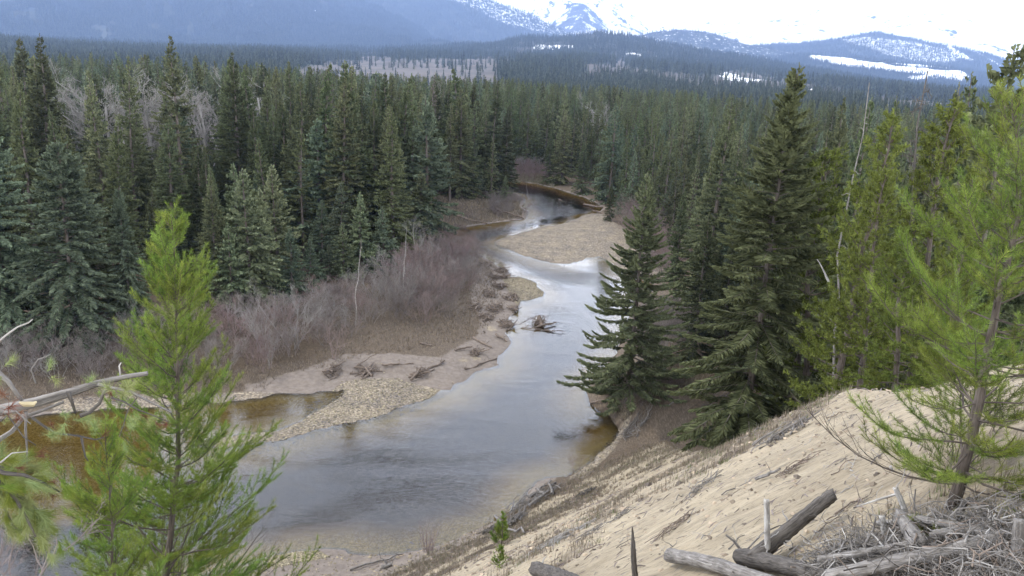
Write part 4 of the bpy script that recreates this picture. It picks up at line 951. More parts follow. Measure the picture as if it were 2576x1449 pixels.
# say which one: count outwards from something one can find
ORD = ['nearest', 'second', 'third', 'fourth', 'fifth', 'sixth', 'seventh', 'eighth', 'ninth', 'tenth', 'eleventh', 'twelfth', 'thirteenth', 'fourteenth', 'fifteenth', 'sixteenth', 'seventeenth', 'eighteenth', 'nineteenth', 'twentieth', 'twenty-first', 'twenty-second', 'twenty-third', 'twenty-fourth', 'twenty-fifth', 'twenty-sixth', 'twenty-seventh', 'twenty-eighth', 'twenty-ninth', 'thirtieth', 'thirty-first', 'thirty-second', 'thirty-third', 'thirty-fourth', 'thirty-fifth', 'thirty-sixth', 'thirty-seventh', 'thirty-eighth', 'thirty-ninth', 'fortieth']
def name_apart(items, refs, fmt):
    """items (object, px, py); refs (px, py, words): label by rank on each side of the closest findable thing"""
    bk = {}
    for o, a, b_ in items:
        d = [math.hypot(a - r[0], (b_ - r[1]) * 1.3) for r in refs]; j = int(np.argmin(d)); side = 'left' if a < refs[j][0] else 'right'
        bk.setdefault((j, side), []).append((d[j], o))
    for (j, side), l in bk.items():
        l.sort(key=lambda q: q[0])
        for n_, (_, o) in enumerate(l): o['label'] = fmt % (ORD[n_] if n_ < len(ORD) else 'yet farther', side, refs[j][2])
REFS = [(15,150,'the leftmost skyline spruce'),(148,150,'the drooping skyline spruce'),(25,330,'the left edge broad spruce'),(190,420,'the massive broad spruce'),(275,230,'the slim cottonwood side spruce'),(350,200,'the ragged cottonwood spruce'),(465,160,'the open tiered tall spruce'),
 (610,200,'the dense topped skyline spruce'),(735,230,'the long trunked tall spruce'),(430,560,'the lime green pine tip'),(545,500,'the grey green front spruce'),(632,480,'the pale shooted front spruce'),(765,390,'the sparse rusty spruce'),(905,530,'the pale topped young spruce'),
 (870,280,'the pale tree in far forest'),(950,300,'the stand over the grey thicket'),(1055,480,'the light green bend spruce'),(1075,300,'the dull brown tall spruce'),(1190,400,'the small bare trunked spruce'),(1268,330,'the overhanging bend spruce'),
 (1343,340,'the slender far bank spruce'),(1412,330,'the pointed pyramid spruce'),(1505,410,'the upper river young spruce'),(1578,470,'the lone riverside spruce tip'),(1690,520,'the spruce beside purple thicket'),(1745,560,'the spruce behind riverside spruce'),
 (1936,230,'the tall olive spruce'),(2020,380,'the grey limbed dull spruce'),(2082,400,'the round headed pine'),(2187,300,'the leaning grey snag'),(2240,350,'the large full pine'),(2334,250,'the black topped dead tree'),(2425,260,'the right skyline spruces'),(2545,300,'the nearest right pine tip')]
name_apart([(o, q[1], q[2]) for o, q in zip(SPO, SPL)], REFS, '%s background spruce to the %s of %s')
print('trees', len(cx), 'individual', N_IND + len(TREES) )
# ---------------------------------------------------------------- shrubs and bare trees
SHB = []
for s_, h_, sp2, st, m_, r_ in ((401, 4.2, .7, 9, 'twig', .022), (402, 3.6, .8, 10, 'twig', .02), (403, 4.8, .6, 8, 'twig_red', .024), (404, 3.2, .7, 11, 'twig_red', .018), (405, 5.2, .6, 7, 'twig', .026), (406, 2.6, .8, 12, 'twig', .015), (407, 4.6, .5, 5, 'twig_pale', .026), (408, 3.8, .6, 6, 'twig_pale', .02)):
    SHB.append((twiggy(s_, h_, sp2, st, 3, r0=r_, lean=.55, kids=5, minr=.0075).mesh('bare_shrub', M[m_]), h_))
for me_, _ in SHB: print('shrub tris', len(me_.polygons))
def in_px(poly, z=1.0): return P0(poly, z)
def scatter(poly, spacing, seed, jit=.45, minsd=.8):
    rg = np.random.default_rng(seed); a, b_ = poly.min(0), poly.max(0)
    X, Y = np.meshgrid(np.arange(a[0], b_[0], spacing), np.arange(a[1], b_[1], spacing))
    X = (X + rg.uniform(-jit, jit, X.shape) * spacing).ravel(); Y = (Y + rg.uniform(-jit, jit, Y.shape) * spacing).ravel()
    k = inpoly(poly, X, Y); X, Y = X[k], Y[k]
    if not len(X): return np.zeros((0, 3)), rg
    z, sd, zb, br = ground(X, Y, True); k = sd > minsd
    return np.stack([X[k], Y[k], z[k]], -1), rg
SHI = []
def shrubs(poly, spacing, seed, kinds, hr, label, group, name='bare_shrub', cat='shrub'):
    P, rg = scatter(in_px(poly), spacing, seed)
    n = 0
    for x, y, z in P:
        me_, h_ = SHB[kinds[rg.integers(0, len(kinds))]]; h = rg.uniform(*hr); s = h / h_
        o = link(name, me_); o.location = (x, y, z - .05); o.rotation_euler = (rg.normal(0, .06), rg.normal(0, .06), rg.random() * 6.28); o.scale = (s * rg.uniform(1, 1.35), s * rg.uniform(1, 1.35), s)
        props(o, label, cat, group); n += 1; SHI.append((o, *[float(q) for q in proj(np.array([x, y, z + h * .6]))]))
    return n
ns = 0
ns += shrubs([(640,840),(700,810),(860,765),(970,735),(1010,740),(1040,780),(1005,832),(905,848),(790,885),(700,925),(640,930)], 2.05, 501, [0, 1, 6, 2, 7], (2.4, 4.4), 'leafless grey shrub in the wide thicket right of the lime green pine', 'grey shrubs of the left bank thicket')
ns += shrubs([(970,735),(1050,665),(1120,625),(1195,640),(1203,660),(1186,722),(1155,788),(1110,808),(1035,825),(1010,760)], 2.1, 502, [2, 3, 6, 0, 4], (3.0, 5.0), 'leafless mauve shrub in the tall rounded thicket beside the driftwood bank', 'mauve shrubs by the driftwood bank')
ns += shrubs([(-60,900),(100,872),(300,860),(345,850),(345,930),(220,950),(0,960)], 2.3, 503, [0, 1, 7], (2.2, 3.8), 'leafless grey shrub below the massive left spruces', 'grey shrubs below the left spruces')
ns += shrubs([(380,830),(560,812),(640,790),(640,925),(380,935)], 2.6, 504, [0, 7, 5, 3], (2.0, 3.6), 'leafless shrub behind the lime green pine', 'shrubs behind the lime green pine')
ns += shrubs([(1130,620),(1110,597),(1150,590),(1180,615)], 1.8, 505, [3, 2], (2.0, 3.2), 'low leafless shrub at the water edge opposite the tip of the large gravel bar', 'shrubs opposite the gravel bar tip')
ns += shrubs([(1230,495),(1300,487),(1312,510),(1290,535),(1230,540)], 2.2, 506, [5, 1], (1.8, 3), 'dark leafless shrub on the inner bend point', 'shrubs on the inner bend point')
ns += shrubs([(1290,440),(1300,452),(1355,458),(1390,468),(1385,440),(1300,425)], 3.2, 507, [2, 3], (3, 4.5), 'reddish leafless shrub over the cut bank at the head of the river', 'red shrubs at the head of the river')
ns += shrubs([(1575,560),(1620,555),(1690,640),(1700,700),(1680,690),(1650,640),(1600,600)], 2.0, 508, [2, 3, 0], (3.4, 5.6), 'mauve leafless shrub in the thicket right of the large gravel bar', 'mauve shrubs right of the gravel bar')
ns += shrubs([(1640,800),(1700,800),(1740,880),(1720,960),(1650,960)], 2.2, 509, [0, 1, 5], (2.4, 4), 'grey leafless shrub between the riverside spruce and the olive spruce', 'grey shrubs behind the riverside spruce')
ns += shrubs([(1520,1000),(1700,985),(1790,985),(1760,1010),(1600,1045),(1560,1040)], 1.9, 510, [5, 3], (.8, 1.5), 'low brown shrub on the undercut bank below the riverside spruce', 'low shrubs on the undercut bank')
SREF = [(60,905,'the left edge flat'),(190,895,'the paired left flat shrubs'),(320,880,'the lime pine foot thicket'),(460,870,'the lime green pine trunk'),(655,830,'the pale forked sapling'),(735,790,'the tall grey sapling'),(843,840,'the reddish forward shrub'),(830,690,'the small dark young spruce'),(922,680,'the small spruce in shrubs'),
 (1000,730,'the light green spruce foot'),(1070,650,'the tall branching sapling'),(1130,690,'the rounded mauve thicket top'),(1180,680,'the driftwood bank edge'),(1130,605,'the cove below the inner bend'),(1270,515,'the inner bend point'),(1335,430,'the head of the river'),(1610,570,'the large gravel bar top'),(1660,660,'the bleached pole heap'),(1690,870,'the riverside spruce right side'),(1620,1010,'the undercut bank middle'),(1730,1000,'the undercut bank right end')]
name_apart(SHI, SREF, '%s leafless grey brown shrub to the %s of %s')
print('shrubs', ns)
for i_, (bx, by, ty) in enumerate([(655,890,745),(843,905,775),(735,880,690),(560,0,0),(1070,690,560),(120,940,835),(205,935,845)]):
    if by == 0: continue
    p = hit(bx, by); h = CAMZ + float(ray(bx, ty)[2]) * math.hypot(p[0], p[1]) - p[2]
    lab = ['pale grey forked sapling leaning over the thicket beside the lime green pine', 'reddish multi stemmed shrub standing forward on the grass flat', 'tall grey bare sapling rising from the middle of the thicket', '', 'tall pale branching sapling in front of the light green spruce', 'rounded grey shrub on the far left flat, left one of two', 'rounded grey shrub on the far left flat, right one of two'][i_]
    mbt = twiggy(520 + i_, h, .25, 4, 3, r0=.035, lean=.45, kids=6, minr=.008)
    o = link('bare_sapling', mbt.mesh('bare_sapling', M['twig_red' if i_ == 1 else 'twig_pale' if i_ in (0, 2, 4) else 'twig'])); o.location = p; props(o, lab, 'sapling')

# bare cottonwoods and aspens
BT = []
for s_, h_ in ((601, 16), (602, 18), (603, 14)):
    BT.append((twiggy(s_, h_, 0, 1, 4, r0=.16, lean=.1, kids=5, trunk=True, minr=.02, flare=1.2).mesh('bare_cottonwood', M['twig_pale']), h_))
    print('cottonwood tris', len(BT[-1][0].polygons))
ci_ = 0; CWL = []
for (bx, ty, D, wx) in [(305,165,150,1.2),(330,185,158,1.3),(362,170,165,1.4),(395,205,150,1.3),(300,230,140,1.2),(420,190,170,1.2),(515,175,160,1.2),(530,215,150,1.2),(215,165,170,1),(235,150,185,.9),(190,170,178,.9),(560,200,175,1.1),(640,170,190,1.2),(870,215,230,1),(1040,195,280,1.2),(1490,232,260,1.1),(820,175,260,1.3),(960,205,250,1.2),(1120,205,300,1.3)]:
    d = ray(bx, 400); x, y = d[0] * D, d[1] * D; z = gz(x, y); h = CAMZ + float(ray(bx, ty)[2]) * D - z
    me_, h_ = BT[ci_ % 3]; s = h / h_
    o = link('bare_cottonwood', me_); o.location = (x, y, z); o.rotation_euler = (0, 0, ci_ * 1.9); o.scale = (s * wx, s * wx, s); ci_ += 1
    props(o, 'whitish leafless cottonwood with spreading limbs between spruces of the left stand' if bx < 700 else 'pale leafless tree crown rising among the far valley spruces', 'tree', 'white cottonwoods of the left stand' if bx < 700 else 'pale bare trees in the far forest'); CWL.append((o, bx, ty + 50))
name_apart(CWL, [(190,180,'the drooping skyline spruce'),(350,200,'the ragged cottonwood spruce'),(465,160,'the open tiered tall spruce'),(610,200,'the dense topped skyline spruce'),(900,260,'the forest above the grey thicket'),(1120,250,'the forest above the inner bend'),(1490,280,'the pointed pyramid spruce')], '%s whitish leafless tree to the %s of %s')
# thin bare trunks at the head of the river
for i_, (bx, by, ty) in enumerate([(1305,432,388),(1322,432,385),(1340,434,390),(1358,436,386),(1316,437,378)]):
    p = hit(bx, by); h = CAMZ + float(ray(bx, ty)[2]) * math.hypot(p[0], p[1]) - p[2]
    me_, h_ = BT[i_ % 3]; o = link('bare_poplar', me_); o.location = p; o.rotation_euler = (0, 0, i_ * 2.2); s = h / h_; o.scale = (s * .8, s * .8, s)
    props(o, ('leftmost', 'second from left', 'middle', 'rightmost', 'tallest forked')[i_] + ' slim grey bare poplar above red shrubs at the river head', 'tree', 'grey poplars at the head of the river')
# snags
def snag(name, foot, top, r, label, nl=14, lmax=1.2, seed=1, mt='bark_pale', knob=False):
    rg = np.random.default_rng(seed); e = empty(name, foot); props(e, label, 'dead tree'); foot = np.array(foot); v = np.array(top) - foot
    pts = wander((0, 0, 0), v, 10, .012, rg); mb = MB(); mb.add(*tube(pts, np.linspace(r, r * .18, 10), 7, True, .15, seed)); link('trunk', mb.mesh('trunk', M[mt]), e)
    L_ = MB()
    for k in range(nl):
        t = rg.uniform(.3, .98); i = int(t * 9); p = pts[i] + (pts[min(i + 1, 9)] - pts[i]) * (t * 9 - i); a = rg.random() * 6.28; l = lmax * rg.uniform(.3, 1) * (1.2 - t)
        q = p + np.array([math.cos(a), math.sin(a), rg.uniform(-.5, .5)]) * l
        w = wander(p, q, 5, .10, rg); L_.add(*tube(w, np.linspace(r * .22, .008, 5), 4, False))
        if knob:
            for u in range(8):
                s0 = w[rg.integers(1, 5)]; L_.add(*tube(wander(s0, s0 + rg.normal(0, .25, 3), 4, .2, rg), np.linspace(.02, .008, 4), 3, False))
    props(link('limbs', L_.mesh('limbs', M[mt]), e), kind='stuff'); return e
def foot_at(px, D): d = ray(px, 700); x, y = d[0] * D, d[1] * D; return (x, y, gz(x, y))
f_ = foot_at(2140, 41); snag('dead_snag', f_, at_d(2187, 208, 41), .085, 'thin grey dead trunk leaning beside the large full pine', 18, .8, 31, 'log')
f_ = foot_at(2290, 48); snag('dead_snag', f_, at_d(2334, 178, 48), .17, 'dead tree with black gnarled top against the blue slope', 34, 2.0, 32, 'log_dark', True)
f_ = foot_at(2070, 39); d_ = at_d(2055, 652, 39); snag('dead_snag', tuple(at_d(2092, 725, 39)), d_, .07, 'short white broken stem leaning in the dark between olive spruce and pine', 2, .2, 33, 'log_white')
f_ = foot_at(728, 132); snag('dead_snag', f_, at_d(727, 345, 132), .18, 'straight bare grey trunk before the left stand', 10, .8, 34)
for i_, (bx, by, ty, lb) in enumerate([(1330,505,455,'thin grey dead stem among the shrubs on the inner bend'), (895,820,600,'slender white dead stem rising from the left thicket'), (1010,760,570,'leaning pale dead stem in the mauve thicket')]):
    p = hit(bx, by); snag('dead_snag', tuple(p), at_d(bx + 14 - 20 * (i_ == 0), ty, math.hypot(p[0], p[1])), .06, lb, 10, 1, 40 + i_)
# ---------------------------------------------------------------- driftwood
def log_obj(name, p, q, r, label, group=None, mt='drift', seed=0, stubs=3, taper=.6, cat='log', amp=.02, k=8, sides=9, roots=0, cut='flat', parts=True):
    rg = np.random.default_rng(seed); p = np.array(p, float); q = np.array(q, float)
    e = empty(name, p) if parts else None
    pts = wander((0, 0, 0), q - p, k, amp, rng=rg)
    mb = MB(); mb.add(*tube(pts, np.linspace(r, r * taper, k), sides, True, .12, seed))
    me_ = mb.mesh('trunk' if parts else name, M[mt], False)
    if not parts:
        o = link(name, me_); o.location = p; props(o, label, cat, group); return o
    props(e, label, cat, group); link('trunk', me_, e); L = np.linalg.norm(q - p)
    for s_ in range(stubs):
        t = rg.uniform(.1, .9); i = min(int(t * (k - 1)), k - 2); o_ = pts[i] + (pts[i + 1] - pts[i]) * (t * (k - 1) - i); d = rg.normal(0, 1, 3); d[2] = abs(d[2]); d /= np.linalg.norm(d)
        sb = MB(); sb.add(*tube(wander(o_, o_ + d * r * rg.uniform(2.5, 8), 5, .06, rg), np.linspace(r * .25, r * .07, 5), 5)); link('branch_stub', sb.mesh('branch_stub', M[mt]), e)
    if roots:
        rb = MB(); ax = pts[0] - pts[1]; ax /= np.linalg.norm(ax)
        for s_ in range(roots):
            d = rg.normal(0, 1, 3); d -= d @ ax * ax; d /= np.linalg.norm(d); d = d * .9 + ax * rg.uniform(0, .6)
            rb.add(*tube(wander((0, 0, 0), d * r * rg.uniform(3.5, 7), 6, .09, rg), np.linspace(r * .4, r * .06, 6), 5))
        link('roots', rb.mesh('roots', M[mt]), e)
    return e
def lift(p, dz): return (p[0], p[1], p[2] + dz)
LOGS = [  # photo points of both ends, radius, label
 ((1305,826),(1352,812),.05,'thin pole poking left from the root wad in mid river',.25,.45),
 ((1310,830),(1420,858),.055,'long thin pole lying in the water below the root wad',.05,.1),
 ((1345,838),(1398,831),.13,'pale split log crossing in front of the root wad in mid river',.25,.3),
 ((1368,845),(1396,852),.09,'dark log trailing off the root wad towards the lone spruce',.08,.1),
 ((1032,960),(1058,948),.14,'short leaning log of the driftwood group on the left sand flat',.15,.9),
 ((1050,950),(1117,914),.17,'thick grey log lying on the left sand flat',.15,.2),
 ((890,932),(962,936),.12,'weathered log flat on sand left of the thick grey log',.12,.12),
 ((895,925),(945,905),.07,'thin pole propped over weathered logs on the sand',.1,.5),
 ((960,922),(1040,918),.10,'straight grey log near the dry grass edge',.12,.12),
 ((880,944),(915,938),.09,'short stubby log near the gravel on the left flat',.1,.12),
 ((912,948),(938,938),.13,'broken root stump lying before the gravel bar',.1,.25),
 ((1190,852),(1237,878),.14,'brown log lying diagonally on the pale sand point',.15,.2),
 ((1055,866),(1088,872),.10,'short pale log alone on the brown grass flat',.12,.12),
 ((1144,884),(1188,880),.12,'knotty log with upturned end on the sand point',.12,.35),
 ((1170,932),(1250,906),.10,'long curved dark root along the sand ledge',.1,.12),
 ((1246,846),(1276,862),.15,'dark wet log hanging over the sand edge into water',.3,.05),
 ((1128,548),(1226,563),.20,'long grey log sloping into water on the inner bend',.6,.05),
 ((1236,530),(1318,551),.22,'big log running down to the point of the inner bend',.9,.1),
 ((1313,548),(1338,528),.14,'log angled up at the point of the inner bend',.1,1.0),
 ((1180,506),(1212,507),.12,'thin log lying on grass under the inner bend spruces',.3,.3),
 ((1405,514),(1502,528),.16,'long pale log partly in the water above the large gravel bar',.05,.3),
 ((1468,523),(1518,526),.20,'pale thick log next to the long one above the large gravel bar',.2,.5),
 ((1490,534),(1535,546),.14,'dark log against the bank above the large gravel bar',.2,.3),
 ((1595,615),(1665,642),.20,'long bleached log on the upper heap right of the large gravel bar',.5,.3),
 ((1610,635),(1672,655),.17,'second bleached log of the heap right of the large gravel bar',.4,.3),
 ((1600,625),(1650,660),.14,'thin bleached log crossing the heap right of the large gravel bar',.6,.3),
 ((1630,650),(1676,678),.15,'brown log at the lower end of the heap right of the gravel bar',.3,.2),
 ((1596,700),(1640,690),.14,'log lying in amber backwater behind the lone spruce',.1,.3),
 ((1615,712),(1660,722),.13,'dark log at the backwater edge behind the lone spruce',.1,.2),
 ((1520,985),(1543,1032),.12,'pale log jammed under the undercut bank',.2,.7),
 ((1485,1020),(1535,1030),.09,'dark branch reaching into the water from the undercut bank',.1,.5),
]
def two(a, b, za, zb):
    """both ends of a log seen at two photo points, lying on the ground there"""
    p = hit(*a); q = hit(*b)
    p = (p[0], p[1], max(p[2], 0) + za); q = (q[0], q[1], max(q[2], 0) + zb); return p, q
for i_, (a, b_, r, lab, za, zb) in enumerate(LOGS):
    p, q = two(a, b_, za, zb); log_obj('driftwood_log', p, q, r, lab, mt='drift', seed=700 + i_, stubs=4, roots=6 if 'root' in lab and 'wad' not in lab else 0)
# root wad in the river
p = hit(1356, 826); e = empty('root_wad', (p[0], p[1], 0)); props(e, 'tangled root wad stranded alone in the middle of the river', 'root wad')
rg = np.random.default_rng(5); mb = MB()
for k in range(55):
    a = rg.random() * 6.28; l = rg.uniform(.4, 1.1); o_ = rg.normal(0, .35, 3); o_[2] = abs(o_[2])
    d = np.array([math.cos(a), math.sin(a) * .7, rg.uniform(-.1, 1.1)]) * l
    mb.add(*tube(wander(o_, o_ + d, 6, .10, rg), np.linspace(rg.uniform(.03, .09), .012, 6), 5))
link('roots', mb.mesh('roots', M['drift']), e)
mb = MB(); mb.add(*tube(wander((-.1, .6, .7), (.35, -1.2, .1), 6, .02, rg), np.linspace(.28, .15, 6), 9, True, .15)); link('trunk', mb.mesh('trunk', M['drift']), e)
mb = MB()
for k in range(60):
    o_ = rg.normal(0, .5, 3) + np.array([0, .3, 0]); o_[2] = abs(o_[2]) * .6; mb.add(*tube(wander(o_, o_ + rg.normal(0, .55, 3) * np.array([1, 1, .6]), 4, .1, rg), np.linspace(.015, .006, 4), 3, False))
props(link('twigs', mb.mesh('twigs', M['drift']), e), kind='stuff')
# tangles along the left shore: separate heaps
heaps = [((1222,668),2.2,'first driftwood tangle below the mauve thicket'),((1262,684),2.2,'driftwood tangle just above the small gravel bar'),((1240,700),2.0,'driftwood tangle at the upper end of the small gravel bar'),((1258,722),2.0,'narrow driftwood tangle on sand left of the small gravel bar'),
 ((1232,742),2.0,'scattered driftwood tangle on pale sand left of the small gravel bar'),((1285,750),2.4,'dense tangle at the lower end of the small gravel bar'),((1245,778),2.4,'dark heap of roots below the small gravel bar'),((1292,778),1.6,'small tangle touching the water below the small gravel bar'),
 ((1222,800),2.2,'broad flat tangle on the bank above the sand point'),((1272,818),2.2,'rounded brown heap of roots at the water edge, nearest the root wad'),((1196,776),1.8,'loose sticks heap on the grass below the mauve thicket'),((1268,700),1.2,'low tangle in the notch of the small gravel bar'),
 ((1150,520),2.4,'driftwood heap on the inner bend bank, left one'),((1180,540),2.4,'driftwood heap along the inner bend shore, middle one'),((1255,540),2.0,'spiky driftwood heap on the inner bend shore, right one'),((1160,575),2.2,'reddish brush heap at the cove below the inner bend'),
 ((1640,640),3.0,'wide heap of bleached poles right of the large gravel bar'),((1660,668),2.6,'lower heap of poles right of the large gravel bar'),((1640,705),2.2,'stick heap beside the amber backwater'),((840,940),1.6,'root cluster on sand left of the weathered logs'),((925,940),1.5,'splintered heap at the top of the near gravel bar'),
 ((1060,945),1.2,'thin sticks around the thick grey log'),((1195,890),1.2,'curled root snarl on the sand point')]
for i_, (pp, R_, lab) in enumerate(heaps):
    p = hit(*pp); rg = np.random.default_rng(800 + i_); mb = MB(); n = int(60 * R_ / 2)
    for k in range(n):
        a = rg.random() * 6.28; rr = R_ * .6 * math.sqrt(rg.random()); x, y = math.cos(a) * rr * .7, math.sin(a) * rr; l = rg.uniform(.4, 1.7)
        th = rg.normal(1.2, .8); zz = max(gz(p[0] + x, p[1] + y), 0) - p[2]; d = np.array([math.cos(th), math.sin(th), rg.normal(0, .35)]) * l
        o_ = np.array([x, y, zz + rg.uniform(.02, .35)]); mb.add(*tube(wander(o_ - d / 2, o_ + d / 2, 5, .07, rg), np.linspace(rg.uniform(.02, .07), .012, 5), 4))
    e = empty('driftwood_heap', p); props(e, lab, 'driftwood')
    props(link('sticks', mb.mesh('sticks', M['drift' if i_ not in (16, 17) else 'log']), e), kind='stuff')
    for k in range(3):
        a = rg.normal(1.2, .6); l = rg.uniform(.9, 1.6); v = np.array([math.cos(a), math.sin(a), rg.normal(.1, .15)]) * l; o_ = rg.normal(0, .3, 3) * R_ * .6; o_[2] = .25
        b2 = MB(); b2.add(*tube(wander(o_ - v, o_ + v, 6, .03, rg), np.linspace(.11, .06, 6), 7, True, .1)); link('log', b2.mesh('log', M['drift' if i_ not in (16, 17) else 'log']), e)

# stones scattered over the bars: uncountable
def stones(name, label, polys, n, smin, smax, seed, dz=0):
    rg = np.random.default_rng(seed); mb = MB()
    oc = np.array([(1, 0, 0), (0, 1, 0), (-1, 0, 0), (0, -1, 0), (0, 0, 1), (.7, .7, .45), (-.7, .7, .4), (-.7, -.7, .45), (.7, -.7, .4)], float)
    fc = np.array([(5, 4, 0), (5, 1, 4), (6, 4, 1), (6, 2, 4), (7, 4, 2), (7, 3, 4), (8, 4, 3), (8, 0, 4), (5, 0, 1), (6, 1, 2), (7, 2, 3), (8, 3, 0)][:8])
    for poly in polys:
        a, b_ = poly.min(0), poly.max(0); X = rg.uniform(a[0], b_[0], n * 3); Y = rg.uniform(a[1], b_[1], n * 3); k = inpoly(poly, X, Y); X, Y = X[k][:n], Y[k][:n]
        z, sd, _, _ = ground(X, Y, True); k = (z > -.25); X, Y, z = X[k], Y[k], z[k]; m = len(X)
        s = smin + (smax - smin) * rg.random(m) ** 3; an = rg.random(m) * 6.28
        v = oc[None] * (s[:, None, None] * rg.uniform(.6, 1.3, (m, 1, 3)) * np.array([1, 1, .7])) * rg.uniform(.8, 1.2, (m, 9, 1))
        c, sn = np.cos(an)[:, None], np.sin(an)[:, None]; v = np.stack([v[..., 0] * c - v[..., 1] * sn, v[..., 0] * sn + v[..., 1] * c, v[..., 2]], -1) + np.stack([X, Y, z + s * .1], -1)[:, None]
        f = fc[None] + (np.arange(m) * 9)[:, None, None]; mb.add(v.reshape(-1, 3), f.reshape(-1, 3), np.repeat(rg.random(m), 9))
    return props(link(name, mb.mesh(name, M['stone'])), label, kind='stuff')
stones('gravel_stones', 'rounded stones strewn over the gravel bars', [BAR1, BAR2, BAR3, BARS[4]], 4200, .03, .105, 900)
stones('shore_stones', 'small stones along the muddy shores', [SANDF, SANDB, BARS[7]], 900, .03, .10, 901)
# ---------------------------------------------------------------- near lodgepole pines, needle by needle
def needles_on(polys, rg, per_m, nl, w, tip_boost=1.0):
    """polys: list of (pts, start fraction); returns loose needle triangles and tints"""
    B_, D_, TT = [], [], []
    for pts, s0 in polys:
        seg = np.diff(pts, axis=0); ln = np.linalg.norm(seg, axis=1); cum = np.concatenate([[0], np.cumsum(ln)]); Lt = cum[-1]
        n = max(6, int(per_m * Lt * (1 - s0))); u = s0 + (1 - s0) * rg.random(n) ** .92; s = u * Lt
        i = np.clip(np.searchsorted(cum, s) - 1, 0, len(seg) - 1); f = (s - cum[i]) / ln[i]
        B_.append(pts[i] + seg[i] * f[:, None]); D_.append(seg[i] / ln[i][:, None]); TT.append(np.stack([u, np.full(n, rg.normal(0, .19))], -1))
    if not B_: return np.zeros((0, 3, 3)), np.zeros(0)
    b = np.concatenate(B_); d = np.concatenate(D_); T = np.concatenate(TT); n = len(b)
    r = rg.normal(0, 1, (n, 3)); r -= (r * d).sum(1)[:, None] * d; r /= np.linalg.norm(r, axis=1)[:, None]
    phi = np.radians(rg.uniform(32, 68, n) - 22 * np.clip((T[:, 0] - .85) / .15, 0, 1))
    nd = d * np.cos(phi)[:, None] + r * np.sin(phi)[:, None]; nd[:, 2] += .10; l = nl * rg.uniform(.75, 1.2, n)
    sdv = np.cross(nd, rg.normal(0, 1, (n, 3))); sdv /= np.linalg.norm(sdv, axis=1)[:, None]
    tip = b + nd * l[:, None]; w_ = w * .5
    return np.stack([b - sdv * w_, b + sdv * w_, tip], 1), np.clip(.48 + T[:, 1] + .16 * rg.normal(0, 1, n) + .15 * (T[:, 0] > .8), 0, 1)
